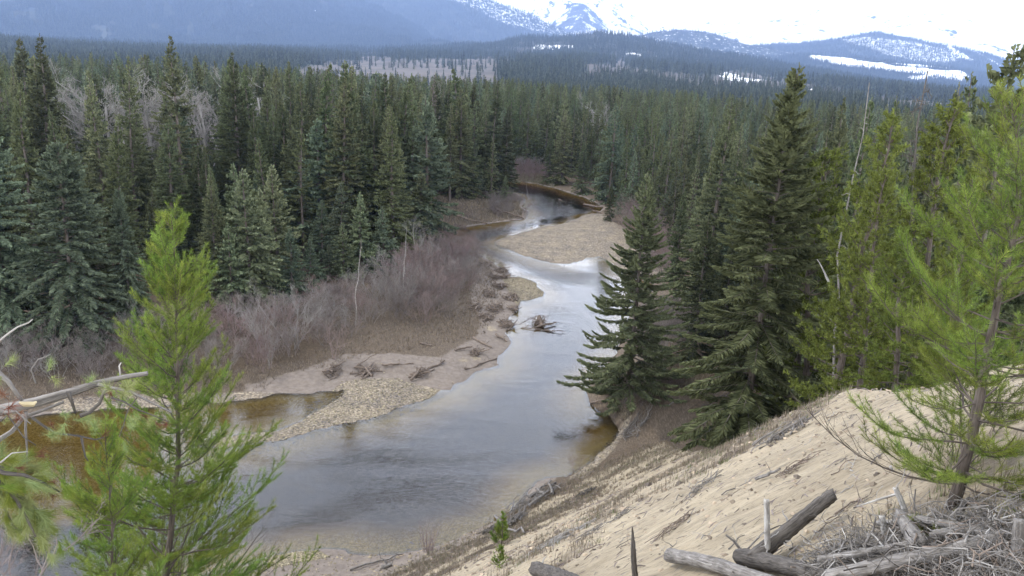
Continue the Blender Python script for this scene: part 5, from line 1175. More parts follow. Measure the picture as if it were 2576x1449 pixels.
def hero_pine(name, label, trunk_pts, r0, Rf, seed, mat_, whorl=.26, per=(4, 6), per_m=420, nl=.052, w=.0026, tstart=.03, rise=(5, 55), dead=.15, gap2=.125):
    rg = np.random.default_rng(seed); trunk_pts = np.asarray(trunk_pts, float); foot = trunk_pts[0].copy()
    e = empty(name, foot); props(e, label, 'tree'); P = trunk_pts - foot
    K = 24; cum = np.concatenate([[0], np.cumsum(np.linalg.norm(np.diff(P, axis=0), axis=1))]); H = cum[-1]; ss = np.linspace(0, H, K)
    tp = np.stack([np.interp(ss, cum, P[:, c]) for c in range(3)], -1); tp[1:-1] += rg.normal(0, .006, (K - 2, 3))
    b_ = MB(); b_.add(*tube(tp, r0 * (1 - ss / H * .93) , 9, True, .12, seed)); link('trunk', b_.mesh('trunk', M['bark_pine'], True), e)
    s = H * tstart; cnt = 0
    while s < H * .985:
        t = s / H
        for j in range(int(rg.integers(*per)) + 1):
            sj = min(s + rg.normal(0, whorl * .16), H * .99); o = np.array([np.interp(sj, ss, tp[:, c]) for c in range(3)])
            a = rg.random() * 6.283; L = Rf(t) * rg.uniform(.45, 1.22) + .05; el = math.radians(rise[0] + (rise[1] - rise[0]) * t ** 1.2 + rg.normal(0, 7))
            dh = np.array([math.cos(a), math.sin(a), 0]); n = 8; q = np.linspace(0, 1, n)[:, None]
            pts = o + dh * (L * q * math.cos(el)) + np.array([0, 0, 1.]) * L * (q * math.sin(el) - .16 * q * (1 - q) + .32 * q ** 2.6 * (1 - t * .6)) + np.cumsum(rg.normal(0, .012, (n, 3)), 0) * L
            wd = MB(); rb = .003 + .0062 * L; wd.add(*tube(pts, np.linspace(rb, .0022, n), 5)); polys = [(pts, .30 if t < .8 else .12)]
            isdead = rg.random() < dead * (1 - t) ** 1.5
            m = int(L / gap2) + 2
            for k in range(m):
                u = .22 + .74 * (k + rg.random()) / m; i = min(int(u * (n - 1)), n - 2); p0 = pts[i] + (pts[i + 1] - pts[i]) * (u * (n - 1) - i); ax = pts[i + 1] - pts[i]; ax /= np.linalg.norm(ax)
                side = np.cross(ax, [0, 0, 1]) * (1 if k % 2 else -1); side /= np.linalg.norm(side) + 1e-9
                dd = ax * .72 + side * rg.uniform(.45, .85) + np.array([0, 0, rg.uniform(-.12, .35)]); dd /= np.linalg.norm(dd); l = (.46 * L * (1.05 - u) + .07) * rg.uniform(.7, 1.25)
                n2 = 5; q2 = np.linspace(0, 1, n2)[:, None]; p2 = p0 + dd * l * q2 + np.array([0, 0, 1.]) * l * .28 * q2 ** 2 + rg.normal(0, .012, (n2, 3)) * l
                wd.add(*tube(p2, np.linspace(.0035, .0018, n2), 3, False)); polys.append((p2, .12))
                if l > .22:
                    for v in (.45, .7):
                        i2 = int(v * 4); p3 = p2[i2]; sg = 1 if rg.random() < .5 else -1; d3 = dd * .7 + np.cross(dd, [0, 0, 1]) * .6 * sg + np.array([0, 0, .2]); l3 = l * .42
                        p4 = p3 + d3 * l3 * np.linspace(0, 1, 4)[:, None]; wd.add(*tube(p4, np.linspace(.0025, .0015, 4), 3, False)); polys.append((p4, .1))
            br = link('branch', wd.mesh('branch', M['bark_pine']), e); cnt += 1
            if isdead: continue
            T, tt = needles_on(polys, rg, per_m, nl, w); nb_ = MB(); nb_.tris(T, tt); props(link('needles', nb_.mesh('needles', M[mat_]), br), kind='stuff')
        s += whorl * rg.uniform(.75, 1.2) * (1 - .35 * t)
    T, tt = needles_on([(tp[-5:], .2)], rg, per_m * 1.3, nl, w); nb_ = MB(); nb_.tris(T, tt); props(link('needles', nb_.mesh('needles', M[mat_]), e), kind='stuff')
    print(name, 'branches', cnt); return e
def px_line(pts, D): return np.array([at_d(a, b_, D if np.isscalar(D) else D[k]) for k, (a, b_) in enumerate(pts)])
D1 = 8.2
tr = px_line([(2395,1285),(2418,1183),(2445,1100),(2465,983),(2481,913),(2511,750),(2531,670),(2558,560),(2572,470),(2566,380),(2552,310),(2545,240)], D1)
foot = tr[0].copy(); foot[2] = gz(foot[0], foot[1]) - .05; tr = np.vstack([foot, tr[1:]])
hero_pine('pine_tree', 'nearest young pine at the right edge with bare leaning trunk above the brush pile', tr, .064, lambda t: 1.58 * (1 - t) ** .60 * min(1, .75 + 2 * t), 1001, 'pine_r', whorl=.25, per=(4, 6), per_m=420, nl=.056, w=.0032, rise=(-4, 55), dead=.25, gap2=.15)
D2 = 9.6
tr = px_line([(417,1449),(433,1300),(440,1220),(448,1153),(447,1100),(450,1026),(447,980),(443,800),(438,640),(430,540)], D2)
v = tr[0] - tr[2]; gx_, gy_ = tr[0][0] + v[0] * .4, tr[0][1] + v[1] * .4; foot = np.array([gx_, gy_, gz(gx_, gy_) - .05]); tr = np.vstack([foot, tr])
hero_pine('pine_tree', 'lime green young pine standing in front of the amber pool, taller one on the left', tr, .068, lambda t: 2.25 * (1 - t) ** .72, 1002, 'pine', whorl=.31, per=(4, 6), per_m=430, nl=.052, w=.0036, tstart=.08, dead=.25)
D3 = 7.6
tr = px_line([(285,1449),(280,1350),(276,1250),(268,1150),(265,1055)], D3)
foot = np.array([tr[0][0], tr[0][1], gz(tr[0][0], tr[0][1]) - .05]); tr = np.vstack([foot, tr])
hero_pine('pine_tree', 'bright green small pine in the lower left corner, shorter than its neighbour', tr, .036, lambda t: 1.3 * (1 - t) ** .85, 1003, 'pine', whorl=.24, per_m=480, nl=.052, w=.0030, tstart=.12, dead=.1)
for i_, (bx, by, ty, lb) in enumerate([(1262,1372,1292,'small bright pine seedling beside dark driftwood at the foot of the sand slope'), (1256,1425,1382,'tiny yellow green pine seedling lowest on the sand slope'), (1090,1449,1440,'')]):
    if not lb: continue
    p = hit(bx, by); h = (by - ty) / HF * np.linalg.norm(p - [0, 0, CAMZ]) * 1.12
    hero_pine('pine_seedling', lb, [p, p + [0, 0, h * .5], p + [0.02, 0, h]], .02 * h, lambda t, h=h: .34 * h * (1 - t), 1010 + i_, 'pine', whorl=.16 * h, per=(3, 5), per_m=240, nl=.085 * min(h, 1.2), w=.010, rise=(20, 60), dead=0)

# ---- the broken bough that reaches in from the left
def tuft_mesh(seed, n, l, spread, w, m):
    rg = np.random.default_rng(seed); pts = np.array([[0, 0, 0], [0, 0, l * .5], [0, 0, l * .95]]); ax = np.array([0, 0, 1.])
    t = rg.random(n) ** .7; b_ = ax * (t * l * .9)[:, None]; r = rg.normal(0, 1, (n, 3)); r[:, 2] = 0; r /= np.linalg.norm(r, axis=1)[:, None]
    ph = np.radians(rg.uniform(12, spread, n)); nd = ax * np.cos(ph)[:, None] + r * np.sin(ph)[:, None]; nl = l * rg.uniform(.75, 1.15, n)
    sd_ = np.cross(nd, r + rg.normal(0, .4, (n, 3))); sd_ /= np.linalg.norm(sd_, axis=1)[:, None]; mb = MB()
    mb.tris(np.stack([b_ - sd_ * w, b_ + sd_ * w, b_ + nd * nl[:, None]], 1), np.clip(rg.normal(.5, .2, n), 0, 1)); return mb.mesh('needle_tuft', M[m])
TU = [tuft_mesh(s_, 90, .062, 78, .0009, 'pine_old') for s_ in (1, 2, 3)] + [tuft_mesh(7, 60, .055, 85, .0009, 'red')]
TUL = [tuft_mesh(s_, 190, .085, 62, .0009, 'pine_old') for s_ in (11, 12)] + [tuft_mesh(s_, 190, .085, 62, .0009, 'pine_r') for s_ in (13,)]
def tuft(e, me_, p, d, s=1.0):
    o = link('needle_tuft', me_, e); o.location = Vector(p) - e.location; o.rotation_euler = Vector(d).to_track_quat('Z', 'Y').to_euler(); o.scale = (s, s, s); return o
D4 = 3.1
base = at_d(-60, 1050, D4); e = empty('broken_pine_limb', base); props(e, 'thick grey broken pine limb reaching in from the left edge, splintered at its tip', 'branch')
mb = MB(); P = px_line([(-60,1050),(0,1032),(90,1012),(180,986),(240,966),(310,949),(372,939)], D4) - base; P = np.stack([np.interp(np.linspace(0, 6, 25), np.arange(7), P[:, c]) for c in range(3)], -1); mb.add(*tube(P, np.interp(np.linspace(0, 6, 25), np.arange(7), [13, 12.5, 12, 10, 8, 6, 5]) / HF * 3.3, 12, True, .10, 3)); link('limb', mb.mesh('limb', M['log'], True), e)
mb = MB(); P = px_line([(48,1012),(60,1016),(84,1016),(92,1010)], D4 - .045) - base; mb.add(*tube(P, np.array([2, 6, 6, 2]) / HF * 3.2, 5)); o = link('splinter', mb.mesh('splinter', wood_mat('fresh_wood', (.34, .28, .16), (.50, .43, .28), 80)), e); o['label'] = 'pale yellow splintered patch'
BRS = [([(245,966),(280,975),(330,985),(370,1008),(432,1038)], 4, 3.05, 'log'), ([(200,1046),(225,1038),(250,1015),(262,985),(275,972)], 5.5, 3.0, 'log_dark'), ([(-20,1120),(0,1105),(30,1085),(60,1050),(100,1035),(160,1012)], 6, 3.15, 'log'), ([(80,1050),(110,1072),(140,1090),(195,1096),(240,1106),(262,1100)], 3.2, 3.0, 'log_dark'),
 ([(66,1035),(64,1080),(68,1130),(68,1182)], 3, 3.1, 'log'), ([(-10,935),(20,960),(58,1012)], 7, 3.1, 'log'), ([(-10,865),(20,840),(45,822),(72,812),(82,803)], 2.6, 3.2, 'log_white'), ([(280,1000),(310,1010),(350,1032),(385,1045),(425,1062)], 2.4, 3.05, 'log_dark'), ([(205,1100),(210,1130),(215,1150),(222,1160)], 2.6, 3.05, 'log_dark'),
 ([(90,965),(78,930),(95,905),(120,895),(128,889)], 1.6, 3.2, 'log'), ([(170,985),(180,1010),(190,1040)], 5, 3.05, 'log_dark'), ([(8,1036),(40,1034),(60,1052),(78,1067)], 2, 2.95, 'log_white'), ([(303,945),(300,920),(305,912)], 2.2, 3.05, 'log_white'), ([(0,1165),(30,1140),(70,1136)], 2, 2.9, 'log_white'),
 ([(0,1060),(20,1045),(60,1100),(90,1120)], 2, 3.0, 'log_dark'), ([(330,985),(345,1000),(322,1030),(310,1070),(300,1100)], 1.8, 3.1, 'log_dark')]
for pl, r_, D_, m_ in BRS:
    mb = MB(); P = px_line(pl, D_) - base; mb.add(*tube(P, np.linspace(r_, r_ * .45, len(P)) / HF * D_ * 1.1, 6, True, .15, 5)); link('twig', mb.mesh('twig', M[m_], True), e)
rg = np.random.default_rng(44)
for (a, b_, k, s_) in [(122,925,0,.7),(128,945,1,.8),(118,938,2,.6),(205,975,0,1.0),(215,970,1,.9),(285,985,0,1),(300,968,1,1.1),(315,980,2,1.2),(330,1000,0,1.2),(300,1003,1,1.2),(290,1010,3,1.0),(318,1022,3,.8),(345,1068,0,.9),(330,1075,1,.9),(365,1050,1,.9),(385,1055,3,1),(375,1062,0,.8),(400,1056,2,.8),(420,1068,3,.9),
    (180,1058,0,1.3),(165,1062,1,1.1),(120,1098,2,1.1),(240,1098,0,1.2),(252,1104,3,1.0),(310,1108,1,.8),(8,925,2,.9),(5,945,0,.8),(12,1030,3,1.2),(20,1045,3,1),(35,1058,3,.9),(60,1030,3,.9),(10,1070,0,.9),(75,1142,3,1.2),(88,1150,3,.9),(5,1165,2,1.3),(22,1160,0,1.2),(2,1192,1,1.2),(30,1178,2,1.1),(140,1085,3,.9),(15,1000,3,1.1),(350,1040,3,.8),(150,1040,1,.8)]:
    p = at_d(a, b_, D4 - .05 + rg.uniform(-.12, .1)); d = np.array([rg.normal(.35, .5), rg.normal(-.2, .4), rg.normal(.15, .5)]); tuft(e, TU[k], p, d, s_ * .72)
base = at_d(-30, 1180, 2.9); e = empty('pine_bough', base); props(e, 'dense drooping pine bough of dull green needles at the lower left edge', 'branch')
for k, pl in enumerate([[(-40,1170),(10,1190),(60,1195),(110,1215),(150,1238)], [(-40,1180),(0,1215),(40,1255),(70,1310),(90,1350)], [(-40,1190),(20,1230),(70,1262),(110,1300),(120,1360)], [(-40,1175),(0,1240),(20,1300),(40,1330)], [(-40,1165),(30,1185),(80,1190)]]):
    D_ = 2.9 + .05 * k; P = px_line(pl, D_) - base; mb = MB(); mb.add(*tube(P, np.linspace(.009, .003, len(P)), 6)); link('twig', mb.mesh('twig', M['log_dark'], True), e)
    for u in np.linspace(.15, 1, 8):
        i = min(int(u * (len(P) - 1)), len(P) - 2); q = P[i] + (P[i + 1] - P[i]) * (u * (len(P) - 1) - i); d = (P[i + 1] - P[i]); d = d / np.linalg.norm(d)
        for w_ in range(2): tuft(e, TUL[rg.integers(0, 3)] if rg.random() > .03 else TU[3], q + base + rg.normal(0, .02, 3), d + rg.normal(0, .35, 3), rg.uniform(.5, .72))

# bare twiggy shrub in the bottom left corner
p = at_d(30, 1560, 6.0); mbt = twiggy(1200, 1.25, .12, 5, 3, r0=.010, lean=.5, kids=6, minr=.0018, up=.6)
o = link('bare_shrub', mbt.mesh('bare_shrub', M['twig'])); o.location = p; props(o, 'dark bare twiggy shrub against grey water in the bottom left corner', 'shrub')
# willow stems at the water
p = hit(1075, 1386); mbt = MB(); rg = np.random.default_rng(61)
for k in range(46):
    a, l = rg.random() * 6.28, rg.uniform(.9, 2.3); f_ = np.array([math.cos(a), math.sin(a), 0]); o_ = f_ * rg.uniform(0, .3); mbt.add(*tube(wander(o_, o_ + f_ * l * rg.uniform(.05, .4) + np.array([0, 0, l]), 5, .02, rg), np.linspace(.011, .004, 5), 4, False), tint=rg.random())
o = link('willow_clump', mbt.mesh('willow_clump', M['twig_red'])); o.location = p; props(o, 'upright red brown willow stems in one clump at the near waterline', 'shrub')
p = hit(1450, 1185); mbt = twiggy(1203, 1.6, .3, 9, 2, r0=.010, lean=.4, kids=5, minr=.004); o = link('bare_shrub', mbt.mesh('bare_shrub', M['twig_red'])); o.location = p; props(o, 'thin leafless shrub at the waterline under the undercut bank', 'shrub')
# ---------------------------------------------------------------- the near slope: logs, brush, litter, grass
def flog(name, label, pts, D, rp, mt, seed, stubs=3, group=None, cat='log', sides=12, taper=.8, pointed=False, rough=.12, near=.955):
    """a near log from photo points at a distance; rp radius in photo units"""
    if name == 'fallen_log':
        D = np.array([(lambda h: math.hypot(h[0], h[1]))(hit(*q_)) * near for q_ in pts])
    else: h0 = hit(pts[0][0], min(pts[0][1], 1440)); D = np.asarray(D) * (math.hypot(h0[0], h0[1]) * near / (D if np.isscalar(D) else D[0]))
    P = px_line(pts, D); Dm = np.mean(D) * 1.15; base = P[0].copy(); P = P - base; rg = np.random.default_rng(seed)
    K = 30; cum = np.concatenate([[0], np.cumsum(np.linalg.norm(np.diff(P, axis=0), axis=1))]); ss = np.linspace(0, cum[-1], K); Q = np.stack([np.interp(ss, cum, P[:, c]) for c in range(3)], -1); Q[1:-1] += rg.normal(0, .010 * rp / HF * Dm * 4, (K - 2, 3))
    rad = np.linspace(rp, rp * taper, K) / HF * Dm
    if pointed: rad[-12:] *= np.linspace(1, .12, 12) ** .7
    e = empty(name, base); props(e, label, cat, group); mb = MB(); mb.add(*tube(Q, rad, sides, True, rough, seed)); link('trunk', mb.mesh('trunk', M[mt], True), e)
    for s_ in range(stubs):
        i = int(rg.integers(1, K - 1)); d = rg.normal(0, 1, 3); d[2] = abs(d[2]) * .8; d /= np.linalg.norm(d); l = rg.uniform(.05, .22); sb = MB(); sb.add(*tube(wander(Q[i], Q[i] + d * (rad[i] + l), 5, .06, rg), np.linspace(rad[i] * .22, .003, 5), 5)); link('branch_stub', sb.mesh('branch_stub', M['log_white']), e)
    return e
flog('leaning_log', 'dark grey log propped up at a slant, its sawn end pointing to the sky', [(1888,1412),(1960,1352),(2095,1243)], (5.0, 5.15, 5.5), 19, 'log_dark', 1, 4)
flog('fallen_log', 'charred black log lying in front of the leaning log, cut end facing left', [(1862,1400),(1950,1418),(2130,1462)], (4.55, 4.5, 4.4), 22, 'log_dark', 2, 2)
flog('fallen_log', 'grey split log in the bottom foreground pointing left, partly under the charred log', [(1683,1396),(1780,1415),(1950,1470)], (4.9, 4.8, 4.6), 19, 'log', 3, 2)
flog('fallen_log', 'round dark log butt with hollow end at the bottom edge left of the pointed post', [(1348,1432),(1380,1440),(1470,1475)], (4.6, 4.55, 4.4), 20, 'log_dark', 4, 2, rough=.25)
flog('broken_post', 'white weathered upright stump of a sapling behind the leaning log', [(1931,1420),(1930,1340),(1928,1257)], 5.35, 7, 'log_white', 5, 5, cat='post', taper=.9, near=1.0)
flog('broken_post', 'dark pointed upright stick standing alone on the sand at the bottom edge', [(1600,1475),(1594,1400),(1591,1326)], 4.7, 7.5, 'log_dark', 6, 0, cat='post', taper=.8, pointed=True)
flog('broken_post', 'short pale upright stub among the brush under the right pine', [(2236,1372),(2226,1335),(2218,1298)], 4.7, 8, 'log_white', 7, 1, cat='post')
flog('broken_post', 'slanting pale broken stem rising highest from the brush pile', [(2282,1305),(2268,1262),(2252,1228)], 5.1, 6.5, 'log_white', 8, 3, cat='post')
flog('broken_post', 'thick grey upright post at the lower right corner of the photo', [(2560,1475),(2562,1400),(2567,1308)], 3.7, 14, 'log', 9, 1, cat='post')
flog('fallen_log', 'long grey brown log running through the bottom of the brush pile', [(2085,1452),(2250,1415),(2400,1382),(2520,1352)], (4.0, 4.1, 4.25, 4.4), 17, 'log', 10, 5, near=.90)
flog('fallen_log', 'short log in the brush pile with its round ringed end facing the viewer', [(2318,1376),(2300,1350),(2262,1296)], (4.2, 4.5, 4.9), 20, 'log', 11, 2, taper=.7, near=.90)
flog('fallen_log', 'pale grey log lying across the left of the brush pile', [(2060,1408),(2160,1392),(2290,1368)], (4.6, 4.65, 4.7), 9, 'log', 12, 4, near=.90)
flog('fallen_log', 'thin log from the brush pile top towards the right edge', [(2272,1298),(2360,1315),(2450,1330),(2500,1350)], (4.8, 4.8, 4.75, 4.7), 9, 'log', 13, 4, near=.90)
flog('fallen_log', 'dark forked log under the trunk of the right pine', [(2412,1302),(2425,1262),(2445,1258),(2490,1310)], (5.2, 5.3, 5.3, 5.0), 7, 'log_dark', 14, 2)
flog('fallen_log', 'half buried brown log behind the ringed log end', [(2340,1350),(2420,1335),(2510,1315)], (4.9, 4.95, 5.0), 12, 'log', 15, 2, near=.90)
flog('fallen_branch', 'long bleached branch sweeping over the brush pile to the right post', [(2200,1318),(2280,1310),(2380,1322),(2470,1362),(2560,1412)], (4.3, 4.3, 4.2, 4.0, 3.8), 6, 'log_white', 16, 6, cat='branch')
flog('fallen_branch', 'thin white branch curving up before the pine needles', [(2240,1172),(2262,1222),(2290,1258),(2320,1295)], 4.9, 3, 'log_white', 17, 3, cat='branch', taper=.6)
flog('fallen_branch', 'thin branch arching left from the highest pale stem', [(2256,1243),(2215,1255),(2180,1266),(2156,1274)], 5.0, 3, 'log_white', 18, 2, cat='branch', taper=.5)
flog('fallen_branch', 'grey branch stuck upright left of the round log', [(2180,1412),(2176,1370),(2198,1330),(2203,1300)], 4.4, 3.4, 'log', 19, 3, cat='branch', taper=.5)
flog('fallen_branch', 'slender branch bent over the leaning log', [(1880,1382),(1920,1340),(1960,1322),(1990,1320)], 4.9, 2.2, 'log', 20, 2, cat='branch', taper=.6)
flog('fallen_branch', 'curved dark stick standing at the left of the charred log', [(1865,1385),(1845,1360),(1826,1346)], 4.8, 3.4, 'log', 21, 1, cat='branch', taper=.7)
flog('fallen_branch', 'white branch crossing in front of the brush pile centre', [(2170,1408),(2230,1375),(2300,1370)], 4.15, 4, 'log_white', 22, 3, cat='branch')
flog('fallen_branch', 'stick poking up beside the white broken stem, right of it', [(2302,1300),(2300,1262),(2303,1230)], 4.9, 2.2, 'log', 23, 2, cat='branch', taper=.6)
rg = np.random.default_rng(91)
nst = 0; STI = []
for k in range(290):       # the pile: individual crooked sticks
    a = rg.uniform(2050, 2600); lo = 1452 - (a - 2050) * .02; b_ = rg.uniform(1400 - .21 * (a - 2050) * (1 if a < 2400 else .85), 1475); D_ = 7.05 - .003 * (a - 2300) - .0088 * (b_ - 1400) + rg.uniform(-.28, .15)
    p = at_d(a, b_, D_); g_ = gz(p[0], p[1]); p[2] = min(max(p[2], g_ + .03), g_ + .45)
    an = rg.normal(.15, .9); l = rg.uniform(.25, .85); d = np.array([math.cos(an), math.sin(an), rg.normal(.05, .28)]) * l; P = wander(-d / 2, d / 2, 9, .075, rg, rg.uniform(-.05, .18)); r_ = rg.uniform(.0035, .009)
    mb = MB(); mb.add(*tube(P, np.linspace(r_, r_ * .4, 9), 5)); 
    for q in range(int(rg.integers(0, 3))): i = int(rg.integers(1, 6)); dd = rg.normal(0, .10, 3); mb.add(*tube(wander(P[i], P[i] + dd, 4, .1, rg), np.linspace(r_ * .6, .0015, 4), 4, False))
    o = link('stick', mb.mesh('stick', M[('log_white', 'log', 'log', 'log', 'log_dark', 'drift')[rg.integers(0, 6)]])); o.location = p
    props(o, 'crooked grey stick in the tangled brush pile at the lower right', 'stick', 'sticks of the brush pile'); nst += 1; STI.append((o, *[float(q) for q in proj(p)]))
name_apart(STI, [(2100,1420,'the charred log end'),(2180,1350,'the upright grey branch'),(2236,1335,'the short pale stub'),(2282,1265,'the highest pale stem'),(2318,1376,'the ringed log end'),(2380,1410,'the long bottom log'),(2400,1320,'the long bleached branch'),(2440,1280,'the right pine foot'),(2480,1440,'the bottom frame edge'),(2500,1340,'the thin top log'),(2565,1380,'the thick corner post')], '%s crooked grey stick to the %s of %s')
def litter(name, label, n, region, lmin, lmax, rmin, rmax, seed, mt, zoff=.012, flat=.06, kind='stuff', dirn=None):
    rg = np.random.default_rng(seed); T = []; x0, x1, y0, y1 = region; X = rg.uniform(x0, x1, n); Y = rg.uniform(y0, y1, n); z, sd, zb, _ = ground(X, Y, True); ok = (X < ridge_x(Y) + .3) & (zb > .9) & (sd > .3) & ((rg.random(n) < sstep(.44, .62, fbm(X * .8, Y * .8, seed, 4))) | (n < 3000))
    X, Y, z = X[ok], Y[ok], z[ok]; m = len(X); an = rg.uniform(0, 6.28, m) if dirn is None else rg.normal(dirn, .95, m); l = rg.uniform(lmin, lmax, m) * (.6 + .025 * np.hypot(X, Y)); r = rg.uniform(rmin, rmax, m) * (.6 + .03 * np.hypot(X, Y))
    dx, dy = np.cos(an) * l / 2, np.sin(an) * l / 2; za = ground(X - dx, Y - dy) + zoff; zb2 = ground(X + dx, Y + dy) + zoff + rg.uniform(0, flat, m)
    a = np.stack([X - dx, Y - dy, za], -1); b_ = np.stack([X + dx, Y + dy, zb2], -1); mdl = (a + b_) / 2 + rg.normal(0, .08, (m, 3)) * l[:, None] * np.array([1, 1, .0]) + np.array([0, 0, .01])
    s1 = np.stack([-np.sin(an), np.cos(an), np.zeros(m)], -1) * r[:, None]; s2 = np.array([0, 0, 1.]) * r[:, None]; TT = []
    for s_ in (s1, s2): TT += [np.stack([a - s_ * .5, a + s_ * .5, mdl + s_], 1), np.stack([a - s_ * .5, mdl + s_, mdl - s_], 1), np.stack([mdl - s_, mdl + s_, b_], 1)]
    mb = MB(); mb.tris(np.concatenate(TT), np.tile(rg.random(m), 6)); return props(link(name, mb.mesh(name, M[mt])), label, None, None, kind)
litter('twig_litter', 'small dark twigs and bark strewn over the pale sand slope', 9000, (-12, 13, 3, 48), .05, .34, .004, .013, 95, 'twig', dirn=.78)
litter('pale_twig_litter', 'bleached twigs strewn over the pale sand slope', 1600, (-10, 12, 3, 40), .05, .35, .003, .008, 96, 'twig_pale', dirn=.6)
# dark needle litter round the brush pile
mb = MB()                 # the finest twigs of the pile, past counting
for k in range(2300):
    a = rg.uniform(2060, 2620); b_ = rg.uniform(1392 - .20 * (a - 2050), 1480); d = ray(a, b_); D_ = 7.1 - .003 * (a - 2300) - .0088 * (b_ - 1400) + rg.uniform(-.25, .2); p = np.array([d[0] * D_, d[1] * D_, 0]); p[2] = gz(p[0], p[1]) + rg.uniform(.01, .42) ** 1.3
    v_ = rg.normal(0, 1, 3); v_[2] *= .4; v_ /= np.linalg.norm(v_); l = rg.uniform(.12, .55); r_ = rg.uniform(.0026, .006); mb.add(*tube(wander(p - v_ * l / 2, p + v_ * l / 2, 6, .09, rg), np.linspace(r_, r_ * .4, 6), 3, False))
props(link('brush_twigs', mb.mesh('brush_twigs', M['log'])), 'fine grey twigs matted through the brush pile', None, None, 'stuff')
litter('needle_litter', 'rusty fallen needles on the sand near the logs', 2600, (-.5, 5, 2.5, 8), .03, .07, .001, .003, 98, 'red', .006, .01)
# larger fallen sticks on the slope
STS = []
labs_ = 'weathered fallen stick lying on the open sand slope'
for k in range(85):
    a, b_ = rg.uniform(1250, 2250), rg.uniform(1020, 1440)
    if b_ < 1449 - (a - 1200) * .52: continue
    p = hit(a, b_); Dk = math.hypot(p[0], p[1])
    if p[2] < 1.5: continue
    l = rg.uniform(.25, .6) * (.5 + Dk * .05); an = rg.normal(.7, .5); d = np.array([math.cos(an), math.sin(an)]) * l; q = p.copy(); q[:2] += d; q[2] = gz(q[0], q[1]); r_ = rg.uniform(.006, .014) * (.6 + Dk * .03)
    P = wander((0, 0, r_), q - p + np.array([0, 0, r_ + rg.uniform(0, .06)]), 7, .05, rg); mb = MB(); mb.add(*tube(P, np.linspace(r_, r_ * .4, 7), 5))
    for w_ in range(3): i = int(rg.integers(1, 6)); mb.add(*tube(wander(P[i], P[i] + rg.normal(0, .16, 3) * l + np.array([0, 0, .08 * l]), 4, .1, rg), np.linspace(r_ * .5, .002, 4), 4, False))
    o = link('fallen_stick', mb.mesh('fallen_stick', M[('log', 'log_white', 'drift')[k % 3]])); o.location = p; props(o, labs_, 'stick', 'fallen sticks on the sand slope'); STS.append((o, a, b_))
name_apart(STS, [(1262,1350,'the pine seedlings'),(1410,1358,'the silvery branch mat'),(1592,1380,'the dark pointed post'),(1500,1230,'the grassy slope toe'),(1700,1180,'the middle of the slope'),(1770,1230,'the small grey tangle'),(1930,1320,'the white post'),(1990,1088,'the weathered stump'),(2080,1260,'the leaning log end'),(1850,1020,'the exposed roots'),(2180,1000,'the sand crest')], '%s weathered fallen stick to the %s of %s')
# named pieces on the slope
def heap_at(pp, R_, n, label, seed, mt='log', lmin=.4, lmax=1.6, rr=(.012, .045), th0=.8, tall=.3, logs=2):
    p = hit(*pp); rg = np.random.default_rng(seed); mb = MB(); e = empty('driftwood_heap', p); props(e, label, 'driftwood')
    for k in range(n + logs):
        a = rg.random() * 6.28; q = R_ * math.sqrt(rg.random()); al = q * math.cos(a); ac = q * math.sin(a) * .3; x, y = al * math.cos(th0) - ac * math.sin(th0), al * math.sin(th0) + ac * math.cos(th0)
        l = rg.uniform(lmin, lmax); th = rg.normal(th0, .6); d = np.array([math.cos(th), math.sin(th), 0]) * l / 2; z0 = gz(p[0] + x - d[0], p[1] + y - d[1]) - p[2]; z1 = gz(p[0] + x + d[0], p[1] + y + d[1]) - p[2]
        A_ = np.array([x - d[0], y - d[1], z0 + rg.uniform(0.02, tall * .5)]); B2 = np.array([x + d[0], y + d[1], z1 + rg.uniform(.02, tall)])
        if k < n: mb.add(*tube(wander(A_, B2, 5, .05, rg), np.linspace(rg.uniform(*rr), .008, 5), 4))
        else: b2 = MB(); b2.add(*tube(wander(A_, B2, 6, .03, rg), np.linspace(rr[1] * 2, rr[1], 6), 7, True, .1)); link('log', b2.mesh('log', M[mt]), e)
    props(link('sticks', mb.mesh('sticks', M[mt]), e), kind='stuff'); return e
heap_at((1345, 1255), 3.4, 60, 'long heap of pale poles stranded along the near right shore', 401, 'log', .6, 3.0, (.015, .06), .95, .6, 5)
heap_at((1300, 1310), 1.3, 45, 'knot of grey roots at the lower end of the pale pole heap', 402, 'log', .4, 1.6, (.02, .06), 1.2, .8)
heap_at((1240, 1335), .8, 30, 'dark root stump beside the bright pine seedling', 403, 'log_dark', .3, .9, (.02, .07), .5, .5)
heap_at((1410, 1358), .9, 70, 'low mat of silvery dead branches on the middle of the sand slope', 404, 'log_white', .25, .8, (.004, .012), .55, .12, 0)
heap_at((1990, 1088), .8, 26, 'small weathered stump with splayed roots high on the sand slope', 405, 'log', .25, .8, (.012, .04), .5, .35, 1)
heap_at((1770, 1230), .6, 24, 'tangle of small grey branches left of the bare sand centre', 406, 'log', .2, .6, (.004, .014), .9, .25, 0)
for i_, (q_, lb) in enumerate([((1560,1300),'small brown twig mat above the pointed post'), ((1690,1330),'dark twig mat left of the white post'), ((1650,1180),'grey twig mat in the middle of the slope'), ((1830,1150),'thin twig mat right of the small grey tangle'), ((1900,1060),'flat twig mat below the sand crest'), ((1780,1110),'dry root mat below the exposed roots'), ((1480,1345),'twig mat right of the silvery branch mat'), ((2010,1170),'dark twig mat above the leaning log end')]):
    heap_at(q_, .45, 22, lb, 440 + i_, 'drift' if i_ % 2 else 'log', .12, .5, (.004, .010), .7, .10, 0)
heap_at((1480, 1240), .7, 18, 'dark twisted snag lying on the grassy toe of the slope', 407, 'log_dark', .3, .9, (.02, .05), .7, .4, 1)
heap_at((1600, 1075), 2.0, 60, 'grey brush caught under the undercut bank', 408, 'log', .5, 1.8, (.01, .03), .9, .5, 1)
